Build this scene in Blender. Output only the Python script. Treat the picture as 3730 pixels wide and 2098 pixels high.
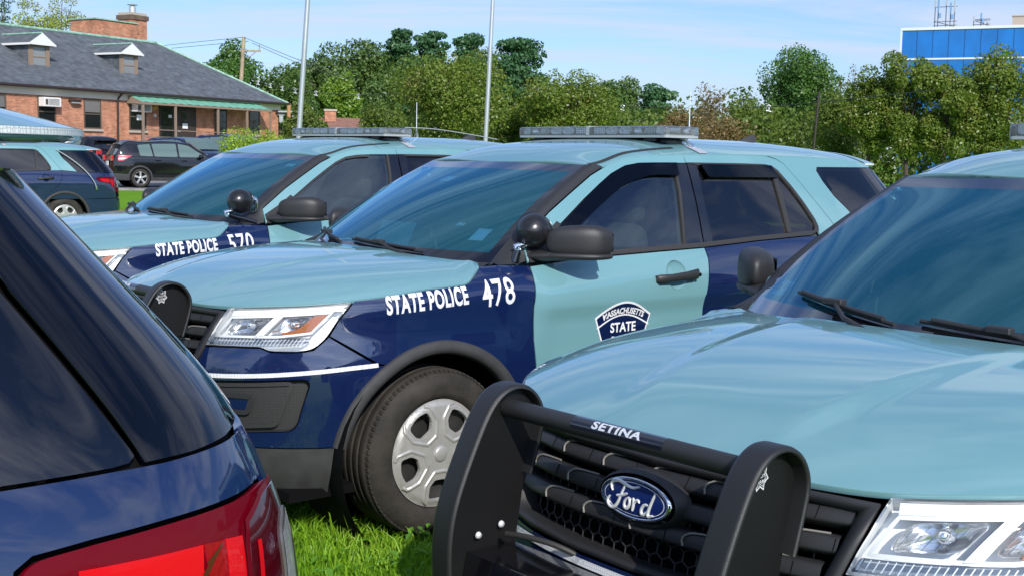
import bpy, bmesh, math, random
import numpy as np
from mathutils import Matrix, Vector
from mathutils.geometry import delaunay_2d_cdt
for o in list(bpy.data.objects): bpy.data.objects.remove(o)
SC = bpy.context.scene; COL = SC.collection
R = math.radians
# ------------------------------------------------------------------ camera
cam = bpy.data.objects.new('camera', bpy.data.cameras.new('camera')); COL.objects.link(cam)
cam.data.sensor_width = 36.0; cam.data.lens = 36.0*4517.72/3730
cam.data.clip_start = .05; cam.data.clip_end = 3000
cam.matrix_world = Matrix.Translation((0, 0, 1.617)) @ Matrix.Rotation(R(90-6.0327), 4, 'X') @ Matrix.Rotation(R(1.0524), 4, 'Z')
SC.camera = cam
# ------------------------------------------------------------------ sun, sky, exposure
SUN = Vector((.27, -.82, .56)).normalized()
sl = bpy.data.lights.new('sun', 'SUN'); sl.energy = 4.7; sl.angle = R(.53); sl.color = (1, .955, .88)
so = bpy.data.objects.new('sun', sl); COL.objects.link(so); so.rotation_euler = SUN.to_track_quat('Z', 'Y').to_euler(); so.location = (6, -8, 12)
W = bpy.data.worlds.new('World'); SC.world = W; W.use_nodes = True
SC.view_settings.view_transform = 'Standard'; SC.view_settings.look = 'None'; SC.view_settings.exposure = 0.0; SC.view_settings.gamma = 1
def build_world():
    nt = W.node_tree; N = nt.nodes; L = nt.links; N.clear()
    out = N.new('ShaderNodeOutputWorld'); bg = N.new('ShaderNodeBackground'); bg.inputs[1].default_value = .13
    sky = N.new('ShaderNodeTexSky'); sky.sky_type = 'NISHITA'; sky.sun_disc = False
    sky.sun_elevation = math.asin(SUN.z); sky.sun_rotation = math.atan2(SUN.x, SUN.y)
    sky.altitude = 20; sky.air_density = 1.0; sky.dust_density = .6; sky.ozone_density = 1.6
    tc = N.new('ShaderNodeTexCoord'); sep = N.new('ShaderNodeSeparateXYZ'); L.new(tc.outputs['Generated'], sep.inputs[0])
    def m(op, a, b=None, c=None):
        n = N.new('ShaderNodeMath'); n.operation = op
        for i, v in enumerate((a, b, c)):
            if v is None: continue
            if isinstance(v, (int, float)): n.inputs[i].default_value = v
            else: L.new(v, n.inputs[i])
        return n.outputs[0]
    zz = m('ADD', m('MAXIMUM', sep.outputs[2], 0.0), .14)
    cx = m('DIVIDE', sep.outputs[0], zz); cy = m('DIVIDE', sep.outputs[1], zz)
    comb = N.new('ShaderNodeCombineXYZ'); L.new(cx, comb.inputs[0]); L.new(cy, comb.inputs[1])
    mp = N.new('ShaderNodeMapping'); mp.inputs['Rotation'].default_value = (0, 0, R(-14)); mp.inputs['Scale'].default_value = (.42, 1.5, 1); L.new(comb.outputs[0], mp.inputs[0])
    n1 = N.new('ShaderNodeTexNoise'); n1.inputs['Scale'].default_value = 1.5; n1.inputs['Detail'].default_value = 9; n1.inputs['Roughness'].default_value = .62; n1.inputs['Distortion'].default_value = .7
    L.new(mp.outputs[0], n1.inputs[0])
    rp = N.new('ShaderNodeValToRGB'); rp.color_ramp.elements[0].position = .42; rp.color_ramp.elements[1].position = .64
    rp.color_ramp.elements[0].color = (.0, .0, .0, 1); rp.color_ramp.elements[1].color = (.95, .95, .95, 1); L.new(n1.outputs[0], rp.inputs[0])
    mix = N.new('ShaderNodeMixRGB'); L.new(rp.outputs[0], mix.inputs[0]); L.new(sky.outputs[0], mix.inputs[1])
    dt = N.new('ShaderNodeVectorMath'); dt.operation = 'DOT_PRODUCT'; L.new(tc.outputs['Generated'], dt.inputs[0]); dt.inputs[1].default_value = tuple(SUN)
    gl = m('MULTIPLY_ADD', m('POWER', m('MAXIMUM', dt.outputs['Value'], 0.0), 5.0), 2.2, 1.0)     # thin cloud is brighter towards the sun
    cc = N.new('ShaderNodeMixRGB'); cc.blend_type = 'MULTIPLY'; cc.inputs[0].default_value = 1; cc.inputs[1].default_value = (7.1, 7.0, 6.4, 1); L.new(gl, cc.inputs[2]); L.new(cc.outputs[0], mix.inputs[2])
    tint = N.new('ShaderNodeMixRGB'); tint.blend_type = 'MULTIPLY'; tint.inputs[0].default_value = 1; tint.inputs[2].default_value = (.70, .84, 1.18, 1)
    L.new(mix.outputs[0], tint.inputs[1]); L.new(tint.outputs[0], bg.inputs[0]); L.new(bg.outputs[0], out.inputs[0])
build_world()
# ------------------------------------------------------------------ materials
def mat(name, col, rough=.5, metal=0, coat=0, spec=.5, noise=None, bump=None, coord='Object', emit=None, coatr=.03, cior=1.6):
    m = bpy.data.materials.new(name); m.use_nodes = True; nt = m.node_tree; N = nt.nodes; L = nt.links
    p = N['Principled BSDF']; p.inputs['Base Color'].default_value = (*col, 1); p.inputs['Roughness'].default_value = rough
    p.inputs['Metallic'].default_value = metal; p.inputs['Coat Weight'].default_value = coat; p.inputs['Coat Roughness'].default_value = coatr; p.inputs['Coat IOR'].default_value = cior; p.inputs['Specular IOR Level'].default_value = spec
    if noise or bump:
        tc = N.new('ShaderNodeTexCoord')
    if noise:   # (scale, amount, detail)
        t = N.new('ShaderNodeTexNoise'); t.inputs['Scale'].default_value = noise[0]; t.inputs['Detail'].default_value = noise[2] if len(noise) > 2 else 5; L.new(tc.outputs[coord], t.inputs[0])
        a = noise[1]; mr = N.new('ShaderNodeMapRange'); mr.inputs[1].default_value = .3; mr.inputs[2].default_value = .7; mr.inputs[3].default_value = 1-a; mr.inputs[4].default_value = 1+a; L.new(t.outputs[0], mr.inputs[0])
        mm = N.new('ShaderNodeMixRGB'); mm.blend_type = 'MULTIPLY'; mm.inputs[0].default_value = 1; mm.inputs[1].default_value = (*col, 1); L.new(mr.outputs[0], mm.inputs[2]); L.new(mm.outputs[0], p.inputs['Base Color'])
    if bump:    # (scale, strength)
        t = N.new('ShaderNodeTexNoise'); t.inputs['Scale'].default_value = bump[0]; t.inputs['Detail'].default_value = 4; L.new(tc.outputs[coord], t.inputs[0])
        b = N.new('ShaderNodeBump'); b.inputs['Strength'].default_value = bump[1]; b.inputs['Distance'].default_value = .01; L.new(t.outputs[0], b.inputs['Height']); L.new(b.outputs[0], p.inputs['Normal'])
    if emit: p.inputs['Emission Color'].default_value = (*emit[0], 1); p.inputs['Emission Strength'].default_value = emit[1]
    return m
def glass_mat(name, tint, ior=1.55, rough=0.0, spec=(1, 1, 1), base=None):
    "thin tinted sheet: Fresnel mirror over coloured transparency (optionally mixed with a diffuse film)"
    m = bpy.data.materials.new(name); m.use_nodes = True; nt = m.node_tree; N = nt.nodes; L = nt.links; N.clear()
    out = N.new('ShaderNodeOutputMaterial'); mx = N.new('ShaderNodeMixShader'); fr = N.new('ShaderNodeFresnel'); fr.inputs[0].default_value = ior
    tr = N.new('ShaderNodeBsdfTransparent'); tr.inputs[0].default_value = (*tint, 1)
    gl = N.new('ShaderNodeBsdfGlossy'); gl.inputs['Roughness'].default_value = rough; gl.inputs[0].default_value = (*spec, 1)
    src = tr.outputs[0]
    if base:
        df = N.new('ShaderNodeBsdfDiffuse'); df.inputs[0].default_value = (*base[0], 1); m2 = N.new('ShaderNodeMixShader'); m2.inputs[0].default_value = base[1]
        L.new(tr.outputs[0], m2.inputs[1]); L.new(df.outputs[0], m2.inputs[2]); src = m2.outputs[0]
    L.new(fr.outputs[0], mx.inputs[0]); L.new(src, mx.inputs[1]); L.new(gl.outputs[0], mx.inputs[2]); L.new(mx.outputs[0], out.inputs[0])
    return m
# ------------------------------------------------------------------ object helpers
def tag(o, label=None, cat=None, group=None, kind=None):
    if label: o['label'] = label
    if cat: o['category'] = cat
    if group: o['group'] = group
    if kind: o['kind'] = kind
    return o
def empty(name, loc=(0, 0, 0), rz=0.0, label=None, cat=None, group=None):
    o = bpy.data.objects.new(name, None); COL.objects.link(o); o.location = loc; o.rotation_euler = (0, 0, rz); o.empty_display_size = .2
    return tag(o, label, cat, group)
def copy_tree(o, parent=None):
    c = o.copy(); COL.objects.link(c)
    if parent is not None: c.parent = parent
    for ch in list(o.children): copy_tree(ch, c)
    return c
def nrm(v):
    v = np.asarray(v, float); l = np.linalg.norm(v, axis=-1, keepdims=True); return v/np.maximum(l, 1e-12)
class M:
    "collects geometry for ONE mesh object"
    def __init__(s): s.v = []; s.f = []; s.mi = []; s.n = []; s.k = 0
    def add(s, V, F, mi=0, N=None):
        V = np.asarray(V, float).reshape(-1, 3); s.v.append(V); s.n.append(np.full(V.shape, np.nan) if N is None else np.asarray(N, float).reshape(-1, 3))
        for f in F: s.f.append(tuple(int(i)+s.k for i in f)); s.mi.append(mi)
        s.k += len(V); return s
    def mirror(s):
        V = np.concatenate(s.v); Nn = np.concatenate(s.n); F = list(s.f); mi = list(s.mi); k = s.k
        s.v.append(V*[1, -1, 1]); s.n.append(Nn*[1, -1, 1])
        for f, m_ in zip(F, mi): s.f.append(tuple(i+k for i in reversed(f))); s.mi.append(m_)
        s.k += k; return s
    def box(s, c, h, mi=0, rot=None, bev=0.0):
        c = np.array(c, float); h = np.array(h, float)
        if bev > 0:
            bev = min(bev, h.min()*.9)
            P = []
            for sx in (-1, 1):
                for sy in (-1, 1):
                    for sz in (-1, 1):
                        for ax in range(3):
                            q = np.array([sx, sy, sz])*(h-bev); q[ax] += (sx, sy, sz)[ax]*bev; P.append(q)
            P = np.array(P); idx = lambda sx, sy, sz, ax: ((sx > 0)*4+(sy > 0)*2+(sz > 0))*3+ax
            F = []
            for ax in range(3):
                a, b = [i for i in range(3) if i != ax]
                for sg in (-1, 1):
                    cs = []
                    for (ua, ub) in ((-1, -1), (1, -1), (1, 1), (-1, 1)):
                        t = [0, 0, 0]; t[ax] = sg; t[a] = ua; t[b] = ub; cs.append(idx(*t, ax))
                    F.append(cs)
            for ax in range(3):
                a, b = [i for i in range(3) if i != ax]
                for ua in (-1, 1):
                    for ub in (-1, 1):
                        t0 = [0, 0, 0]; t1 = [0, 0, 0]; t0[ax] = -1; t1[ax] = 1
                        for t in (t0, t1): t[a] = ua; t[b] = ub
                        F.append([idx(*t0, a), idx(*t1, a), idx(*t1, b), idx(*t0, b)])
            for sx in (-1, 1):
                for sy in (-1, 1):
                    for sz in (-1, 1): F.append([idx(sx, sy, sz, i) for i in range(3)])
        else:
            P = np.array([[x, y, z] for x in (-1, 1) for y in (-1, 1) for z in (-1, 1)])*h
            F = [[0, 1, 3, 2], [4, 6, 7, 5], [0, 4, 5, 1], [2, 3, 7, 6], [0, 2, 6, 4], [1, 5, 7, 3]]
        # unshare + orient outward
        V = []; G = []
        for f in F:
            q = P[f]; nn = np.cross(q[1]-q[0], q[2]-q[0])
            if nn @ q.mean(0) < 0: q = q[::-1]
            G.append(list(range(len(V), len(V)+len(q)))); V += list(q)
        V = np.array(V)
        if rot is not None: V = V @ np.array(rot.to_3x3() if hasattr(rot, 'to_3x3') else rot).T
        return s.add(V+c, G, mi)
    def tube(s, P, r, n=10, mi=0, cap=True):
        P = np.array(P, float); k = len(P); r = np.broadcast_to(np.asarray(r, float), (k,))
        T = np.gradient(P, axis=0); T = nrm(T); up = np.array([0, 0, 1.]) if abs(T[0][2]) < .9 else np.array([1., 0, 0])
        A = nrm(np.cross(up, T[0])); V = []; NN = []
        for i in range(k):
            A = nrm(A-(A@T[i])*T[i]); Bv = np.cross(T[i], A)
            for j in range(n):
                a = 2*math.pi*j/n; d = A*math.cos(a)+Bv*math.sin(a); V.append(P[i]+d*r[i]); NN.append(d)
        F = [[i*n+j, i*n+(j+1) % n, (i+1)*n+(j+1) % n, (i+1)*n+j] for i in range(k-1) for j in range(n)]
        s.add(V, F, mi, NN)
        if cap:
            for i, sg in ((0, -1), (k-1, 1)):
                ring = V[i*n:(i+1)*n]; s.add(ring, [list(range(n))[::-1] if sg < 0 else list(range(n))], mi, [T[i]*sg]*n)
        return s
    def lathe(s, prof, n=40, mi=0, axis='y', c=(0, 0, 0), smooth=True):
        "prof: list of (radius, offset along axis)"
        V = []; k = len(prof)
        for (r, h) in prof:
            for j in range(n):
                a = 2*math.pi*j/n; V.append((r*math.cos(a), h, r*math.sin(a)))
        V = np.array(V)
        F = [[i*n+j, i*n+(j+1) % n, (i+1)*n+(j+1) % n, (i+1)*n+j] for i in range(k-1) for j in range(n)]
        if axis == 'z': V = V[:, [0, 2, 1]]; F = [f[::-1] for f in F]
        if axis == 'x': V = V[:, [1, 0, 2]]; F = [f[::-1] for f in F]
        return s.add(V+np.array(c), F, mi)
    def grid(s, G, mi=0, flip=False, closed_u=False):
        "G: (a,b,3) array of points"
        G = np.asarray(G, float); a, b = G.shape[:2]
        F = []
        for i in range(a-1):
            for j in range(b-1 if not closed_u else b):
                q = [i*b+j, i*b+(j+1) % b, (i+1)*b+(j+1) % b, (i+1)*b+j]; F.append(q[::-1] if flip else q)
        return s.add(G.reshape(-1, 3), F, mi)
    def prism(s, poly, h0, h1, mi=0, axis='z', fn=None):
        "flat polygon (list of 2-tuples) extruded h0..h1 along axis"
        p = np.array(poly, float); n = len(p)
        if np.sum(p[:, 0]*np.roll(p[:, 1], -1)-np.roll(p[:, 0], -1)*p[:, 1]) < 0: p = p[::-1]
        def emb(q, h):
            h = np.full(len(q), h)
            return {'z': np.stack([q[:, 0], q[:, 1], h], -1), 'y': np.stack([q[:, 0], -h, q[:, 1]], -1), 'x': np.stack([h, q[:, 0], q[:, 1]], -1)}[axis]
        lo, hi = min(h0, h1), max(h0, h1)
        a, b = emb(p, lo), emb(p, hi)
        s.add(b, [list(range(n))], mi); s.add(a, [list(range(n))[::-1]], mi)
        for i in range(n):
            j = (i+1) % n; s.add([a[i], a[j], b[j], b[i]], [[0, 1, 2, 3]], mi)
        return s
    def panel(s, poly, surf, mi=0, off=0.0, g=.03, flange=.012, holes=(), inset=.0, sub=.025, cen=(-1.5, 0, .7), fmi=None, skipc=True):
        poly = np.asarray(poly, float)
        if inset:
            p0 = poly; poly = offset_poly(poly, inset); cy = np.abs(surf(p0[:, 0], p0[:, 1])[:, 1]) < 1e-3
            if skipc: poly = np.where(cy[:, None], p0, poly)
        loops = [resample(poly, sub)]+[resample(offset_poly(np.asarray(h, float), -inset) if inset else np.asarray(h, float), sub) for h in holes]
        bpts = np.concatenate(loops); lo = bpts.min(0); hi = bpts.max(0)
        gx = np.arange(lo[0]+g*.5, hi[0], g); gy = np.arange(lo[1]+g*.43, hi[1], g*.866)
        GX, GY = np.meshgrid(gx, gy); GX = GX+(np.arange(len(gy)) % 2)[:, None]*g*.5
        q = np.stack([GX.ravel(), GY.ravel()], -1)
        if len(q):
            ins = inside(q, loops[0])
            for l in loops[1:]: ins &= ~inside(q, l)
            q = q[ins]
        if len(q):
            d = np.min(np.linalg.norm(q[:, None]-bpts[None], axis=-1), axis=1) if len(q)*len(bpts) < 4e6 else np.concatenate([np.min(np.linalg.norm(c_[:, None]-bpts[None], axis=-1), axis=1) for c_ in np.array_split(q, 8)])
            q = q[d > .45*g]
        allp = np.concatenate([bpts, q]); ed = []; k = 0
        for l in loops:
            n = len(l); ed += [(k+i, k+(i+1) % n) for i in range(n)]; k += n
        res = delaunay_2d_cdt([Vector(p) for p in allp], ed, [], 0, 1e-7)
        vv = np.array([tuple(v) for v in res[0]]); tri = np.array([f for f in res[2] if len(f) == 3])
        ce = vv[tri].mean(1); ok = inside(ce, loops[0])
        for l in loops[1:]: ok &= ~inside(ce, l)
        tri = tri[ok]
        P, Nn = surfn(surf, vv, cen); P = P+Nn*off
        fn = np.cross(P[tri[:, 1]]-P[tri[:, 0]], P[tri[:, 2]]-P[tri[:, 0]]); fl = np.sum(fn*Nn[tri[:, 0]], 1) < 0
        tri[fl] = tri[fl][:, ::-1]
        s.add(P, tri.tolist(), mi, Nn)
        if flange:
            for li, l in enumerate(loops):
                Q, QN = surfn(surf, l, cen); Q = Q+QN*off; n = len(Q); T = nrm(np.roll(Q, -1, 0)-np.roll(Q, 1, 0)); O = nrm(np.cross(T, QN))
                # outward test in param space
                pr = l+1e-4*0; mid = Q+O*.004; 
                ar = np.sum(l[:, 0]*np.roll(l[:, 1], -1)-np.roll(l[:, 0], -1)*l[:, 1])
                du = surfn(surf, l+np.array([1e-4, 0]), cen)[0]-surfn(surf, l, cen)[0]; dv = surfn(surf, l+np.array([0, 1e-4]), cen)[0]-surfn(surf, l, cen)[0]
                tl = nrm(np.roll(l, -1, 0)-np.roll(l, 1, 0)); ol = np.stack([tl[:, 1], -tl[:, 0]], -1)*(1 if ar > 0 else -1)*(1 if li == 0 else -1)
                o3 = du*ol[:, :1]+dv*ol[:, 1:]; sg = np.where(np.sum(o3*O, 1) < 0, -1, 1)[:, None]; O = O*sg
                D = Q-QN*flange-O*flange*.15
                keep = [i for i in range(n) if not (skipc and abs(Q[i][1]) < 2e-3 and abs(Q[(i+1) % n][1]) < 2e-3)]
                V = np.concatenate([Q, D]); VN = np.concatenate([nrm(O+QN*.5), O]); F = []
                for i in keep:
                    j = (i+1) % n; f = [i, j, n+j, n+i]; nn = np.cross(V[f[1]]-V[f[0]], V[f[3]]-V[f[0]])
                    F.append(f if nn@O[i] > 0 else f[::-1])
                s.add(V, F, mi if fmi is None else fmi, VN)
        return s
    def ribbon(s, line, surf, w, mi=0, off=.002, closed=False, cen=(-1.5, 0, .7), h=.0):
        "thin strip of half-width w (param units) following a line on a surface"
        l = resample(np.asarray(line, float), .015, closed); t = nrm(np.gradient(l, axis=0) if not closed else np.roll(l, -1, 0)-np.roll(l, 1, 0)); o = np.stack([-t[:, 1], t[:, 0]], -1)
        ring = [l+o*w, l-o*w]; A = []; NN = []
        for q in ring:
            P, Nn = surfn(surf, q, cen); A.append(P+Nn*off); NN.append(Nn)
        n = len(l); V = np.concatenate(A); N2 = np.concatenate(NN); F = []
        for i in range(n if closed else n-1):
            j = (i+1) % n; f = [i, j, n+j, n+i]; nn = np.cross(V[f[1]]-V[f[0]], V[f[3]]-V[f[0]]); F.append(f if nn@N2[i] > 0 else f[::-1])
        s.add(V, F, mi, N2); return s
    def emit(s, name, mats, parent=None, flip=False, loc=None):
        V = np.concatenate(s.v); Nn = np.concatenate(s.n); F = s.f
        if flip: V = V*[1, -1, 1]; Nn = Nn*[1, -1, 1]; F = [f[::-1] for f in F]
        bad0 = np.isnan(Nn[:, 0])
        if bad0.any():      # pieces without analytic normals: turn their faces outward
            fi = [i for i, f in enumerate(F) if bad0[f[0]]]; bm = bmesh.new(); vs = {}
            for i in fi:
                for v in F[i]:
                    if v not in vs: vs[v] = bm.verts.new(V[v])
            fs = []
            for i in fi:
                try: fs.append((i, bm.faces.new([vs[v] for v in F[i]])))
                except ValueError: pass
            bmesh.ops.recalc_face_normals(bm, faces=[f for _, f in fs]); inv = {b: a for a, b in vs.items()}; F = list(F)
            for i, f in fs: F[i] = tuple(inv[v] for v in f.verts)
            bm.free()
        me = bpy.data.meshes.new(name); me.from_pydata(V.tolist(), [], F)
        for m_ in (mats if isinstance(mats, (list, tuple)) else [mats]): me.materials.append(m_)
        me.polygons.foreach_set('material_index', s.mi); me.polygons.foreach_set('use_smooth', [True]*len(F)); me.update()
        bad = np.isnan(Nn[:, 0])
        if bad.any():
            vn = np.zeros((len(V), 3))
            lt = np.zeros(len(F)*3); me.polygons.foreach_get('normal', lt); pa = np.zeros(len(F)); me.polygons.foreach_get('area', pa); pn = lt.reshape(-1, 3)*pa[:, None]
            ll = np.zeros(len(me.loops), int); me.loops.foreach_get('vertex_index', ll); tot = np.zeros(len(F), int); me.polygons.foreach_get('loop_total', tot)
            np.add.at(vn, ll, np.repeat(pn, tot, 0)); Nn = np.where(bad[:, None], nrm(vn), Nn)
        me.normals_split_custom_set_from_vertices(Nn.tolist())
        o = bpy.data.objects.new(name, me); COL.objects.link(o)
        if parent is not None: o.parent = parent
        if loc is not None: o.location = loc
        return o
def both(m, name, mats, parent):
    "left and right copies of a side part"
    return m.emit(name, mats, parent), m.emit(name, mats, parent, flip=True)
def resample(p, d, closed=True):
    p = np.asarray(p, float); out = []; n = len(p)
    for i in range(n if closed else n-1):
        a, b = p[i], p[(i+1) % n]; k = max(1, int(math.ceil(np.linalg.norm(b-a)/d)))
        for j in range(k): out.append(a+(b-a)*j/k)
    if not closed: out.append(p[-1])
    return np.array(out)
def inside(q, poly):
    x, y = q[:, 0][:, None], q[:, 1][:, None]; a = poly; b = np.roll(poly, -1, 0)
    c = ((a[:, 1] > y) != (b[:, 1] > y)) & (x < (b[:, 0]-a[:, 0])*(y-a[:, 1])/(b[:, 1]-a[:, 1]+1e-15)+a[:, 0])
    return c.sum(1) % 2 == 1
def offset_poly(p, d):
    "shrink polygon by d"
    ar = np.sum(p[:, 0]*np.roll(p[:, 1], -1)-np.roll(p[:, 0], -1)*p[:, 1]); sg = 1 if ar > 0 else -1
    e = nrm(np.roll(p, -1, 0)-p); n = np.stack([-e[:, 1], e[:, 0]], -1)*sg; n0 = np.roll(n, 1, 0); b = n+n0; l = np.sum(b*n, 1, keepdims=True)
    return p+b*d/np.maximum(l, .5)
def surfn(surf, q, cen):
    e = 2e-4; q = np.asarray(q, float); P = surf(q[:, 0], q[:, 1]); a = surf(q[:, 0]+e, q[:, 1])-surf(q[:, 0]-e, q[:, 1]); b = surf(q[:, 0], q[:, 1]+e)-surf(q[:, 0], q[:, 1]-e)
    n = nrm(np.cross(a, b)); sg = np.where(np.sum(n*(P-np.array(cen)), 1) < 0, -1, 1)[:, None]
    return P, n*sg
def fillet(pts, seg=5):
    "pts: (a,b) or (a,b,radius)"
    n = len(pts); out = []
    for i in range(n):
        p = pts[i]; c = np.array(p[:2], float)
        if len(p) < 3 or p[2] == 0: out.append(c); continue
        a = np.array(pts[i-1][:2], float); b = np.array(pts[(i+1) % n][:2], float); da = np.linalg.norm(a-c); db = np.linalg.norm(b-c); r = min(p[2], .48*da, .48*db)
        pa = c+(a-c)/da*r; pb = c+(b-c)/db*r
        for k in range(seg+1):
            t = k/seg; out.append((1-t)**2*pa+2*t*(1-t)*c+t*t*pb)
    return np.array(out)
def smooth_line(p, it=2):
    p = np.asarray(p, float)
    for _ in range(it):
        q = [p[0]]
        for i in range(len(p)-1): q += [p[i]*.75+p[i+1]*.25, p[i]*.25+p[i+1]*.75]
        q.append(p[-1]); p = np.array(q)
    return p
def text_geo(s, size=1.0, bold=0.0, sx=1.0, align='LEFT', spacing=1.0):
    cu = bpy.data.curves.new('t', 'FONT'); cu.body = s; cu.size = size; cu.offset = bold; cu.space_character = spacing; cu.align_x = align; cu.resolution_u = 4
    o = bpy.data.objects.new('t', cu); COL.objects.link(o); bpy.context.view_layer.update()
    me = bpy.data.meshes.new_from_object(o.evaluated_get(bpy.context.evaluated_depsgraph_get()))
    V = np.array([v.co[:] for v in me.vertices]).reshape(-1, 3); F = [tuple(p.vertices) for p in me.polygons]
    bpy.data.objects.remove(o); bpy.data.curves.remove(cu); bpy.data.meshes.remove(me)
    V = V[:, :2]*[sx, 1]; return V, F
def text_on(m, s, fn, mi=0, **kw):
    "fn maps (N,2) text coordinates to (P, normals)"
    sub = kw.pop('sub', 1); V, F = text_geo(s, **kw)
    F = [(f[0], f[i], f[i+1]) for f in F for i in range(1, len(f)-1)]
    for _ in range(sub):
        V = list(map(tuple, V)); ed = {}; G = []
        def mid(a, b):
            k = (min(a, b), max(a, b))
            if k not in ed: ed[k] = len(V); V.append(((V[a][0]+V[b][0])/2, (V[a][1]+V[b][1])/2))
            return ed[k]
        for a, b, c in F: x, y, z = mid(a, b), mid(b, c), mid(c, a); G += [(a, x, z), (x, b, y), (z, y, c), (x, y, z)]
        F = G; V = np.array(V)
    P, Nn = fn(V); G = []
    for f in F:
        nn = np.cross(P[f[1]]-P[f[0]], P[f[2]]-P[f[0]]); G.append(f if nn@Nn[f[0]] > 0 else f[::-1])
    m.add(P, G, mi, Nn)
def sst(t): t = np.clip(t, 0, 1); return t*t*(3-2*t)
def spl(xs,ys):
    "natural cubic spline through knots (xs ascending), linear extrapolation"
    xs=np.array(xs,float);ys=np.array(ys,float);n=len(xs)
    h=np.diff(xs);A=np.eye(n);r=np.zeros(n)
    for i in range(1,n-1):
        A[i,i-1]=h[i-1];A[i,i]=2*(h[i-1]+h[i]);A[i,i+1]=h[i];r[i]=3*((ys[i+1]-ys[i])/h[i]-(ys[i]-ys[i-1])/h[i-1])
    c=np.linalg.solve(A,r);b=(ys[1:]-ys[:-1])/h-h*(2*c[:-1]+c[1:])/3;d=(c[1:]-c[:-1])/(3*h)
    def f(x):
        x=np.asarray(x,float);xc=np.clip(x,xs[0],xs[-1]);i=np.clip(np.searchsorted(xs,xc)-1,0,n-2);t=xc-xs[i]
        v=ys[i]+b[i]*t+c[i]*t*t+d[i]*t**3;s=b[i]+2*c[i]*t+3*d[i]*t*t
        return v+s*(x-xc)
    return f
# ---- body shell --------------------------------------------------------
ZB=spl([-3.9,-3.66,-3.2,-2.6,-1.68,-.56,0,.4],[1.185,1.195,1.215,1.228,1.19,1.137,1.105,1.07])   # belt line
YB=spl([-3.3,-2.6,-1.68,-1.0,-.56,0,.4],[.915,.925,.928,.905,.873,.835,.82])
YR=spl([-3.9,-3.54,-2.8,-2.3,-1.7,-1.1,-.5],[.58,.62,.685,.715,.715,.635,.56])
ZR=1.64
PL=spl([.18,.30,.42,.55,.70,.85,.95],[.90,.945,.968,.975,.980,.984,.985])
def Yside(x,z):
    x,z=np.broadcast_arrays(np.asarray(x,float),np.asarray(z,float))
    zb=ZB(x);yb=YB(x);yr=YR(x)
    low=PL(z)-.019*sst((-x-.45)/.25)*sst((x+2.5)/.2)*sst((.97-z)/.11)*sst((z-.48)/.30)
    s=np.clip((z-.95)/(zb-.95),0,1);mid=.985-(.985-yb)*s**2.2
    fb=.030*sst((z-.70)/.22)*sst((1.075-z)/.13)*sst((x+.62)/.25);low=low-fb;mid=mid-fb
    t=(z-zb)/(ZR-zb);up=yb+(yr-yb)*(.86*t+.14*t*t)
    return np.where(z<.95,low,np.where(z<zb,mid,up))
AF=spl([.2,.30,.45,.62,.75,.88,.98,1.04],[.85,.905,.935,.945,.935,.90,.845,.79])   # front end x at centre
XE=spl([.30,.5,.7,.95,1.1,1.2,1.4,1.6],[-4.03,-4.09,-4.08,-4.05,-4.01,-3.96,-3.80,-3.63])   # rear end x at centre
NF=2.5;NR=4.6;XR0=-2.9;UF=1.5;UR=UF-XR0;UE=UR+1.6
def _se(th,n):
    c,s=np.abs(np.cos(th)),np.abs(np.sin(th));r=(c**n+s**n)**(-1/n);return r*np.cos(th),r*np.sin(th)
def B(u,z):
    u,z=np.broadcast_arrays(np.asarray(u,float),np.asarray(z,float))
    thf=np.clip(u/UF,-1,1)*np.pi/2;cf,sf=_se(thf,NF)
    xf=AF(z)*cf;yf=Yside(0.,z)*sf
    xm=UF-u;ym=Yside(np.clip(xm,XR0,0),z)
    thr=np.clip((u-UR)/(UE-UR),0,1.2)*np.pi/2;cr,sr=_se(thr,NR)
    xr=XR0+(XE(z)-XR0)*sr;yr=Yside(XR0,z)*cr
    x=np.where(u<UF,xf,np.where(u<UR,xm,xr));y=np.where(u<UF,yf,np.where(u<UR,ym,yr))
    return np.stack([x,y,z],-1)
def ufront(x,z):  # inverse for side points, x>0
    xn=np.clip(x/AF(z),0,.9999);yn=(1-xn**NF)**(1/NF);return UF*np.arctan2(yn,xn)/(np.pi/2)
def urear(x,z):
    xn=np.clip((x-XR0)/(XE(z)-XR0),0,.9999);yn=(1-xn**NR)**(1/NR);return UR+(UE-UR)*np.arctan2(xn,yn)/(np.pi/2)
def u_of(x,z):
    x,z=np.broadcast_arrays(np.asarray(x,float),np.asarray(z,float))
    return np.where(x>0,ufront(np.maximum(x,0),z),np.where(x>XR0,UF-x,urear(np.minimum(x,XR0),z)))
# ------------------------------------------------------------------ police SUV
def honeycomb_plastic():
    m = mat('honeycomb_plastic', (.030, .030, .031), .5); nt = m.node_tree; N = nt.nodes; L = nt.links; tc = N.new('ShaderNodeTexCoord'); v = N.new('ShaderNodeTexVoronoi'); v.feature = 'DISTANCE_TO_EDGE'; v.inputs['Scale'].default_value = 85; v.inputs['Randomness'].default_value = .3; L.new(tc.outputs['Object'], v.inputs[0])
    b = N.new('ShaderNodeBump'); b.inputs['Strength'].default_value = .6; b.inputs['Distance'].default_value = .002; L.new(v.outputs[0], b.inputs['Height']); L.new(b.outputs[0], N['Principled BSDF'].inputs['Normal']); return m
LIGHT = (.150, .315, .345); NAVY = (.004, .012, .060)
m_light = mat('paint_light_blue', LIGHT, .45, 0, 1, .1, noise=(900, .04, 2), cior=2.0); m_navy = mat('paint_navy', NAVY, .45, 0, 1, .06, noise=(900, .08, 2), cior=1.95)
m_plas = mat('black_plastic', (.022, .022, .024), .48, bump=(900, .12)); m_clad = mat('grey_black_cladding', (.035, .035, .037), .62, noise=(14, .25), bump=(700, .25))
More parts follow.
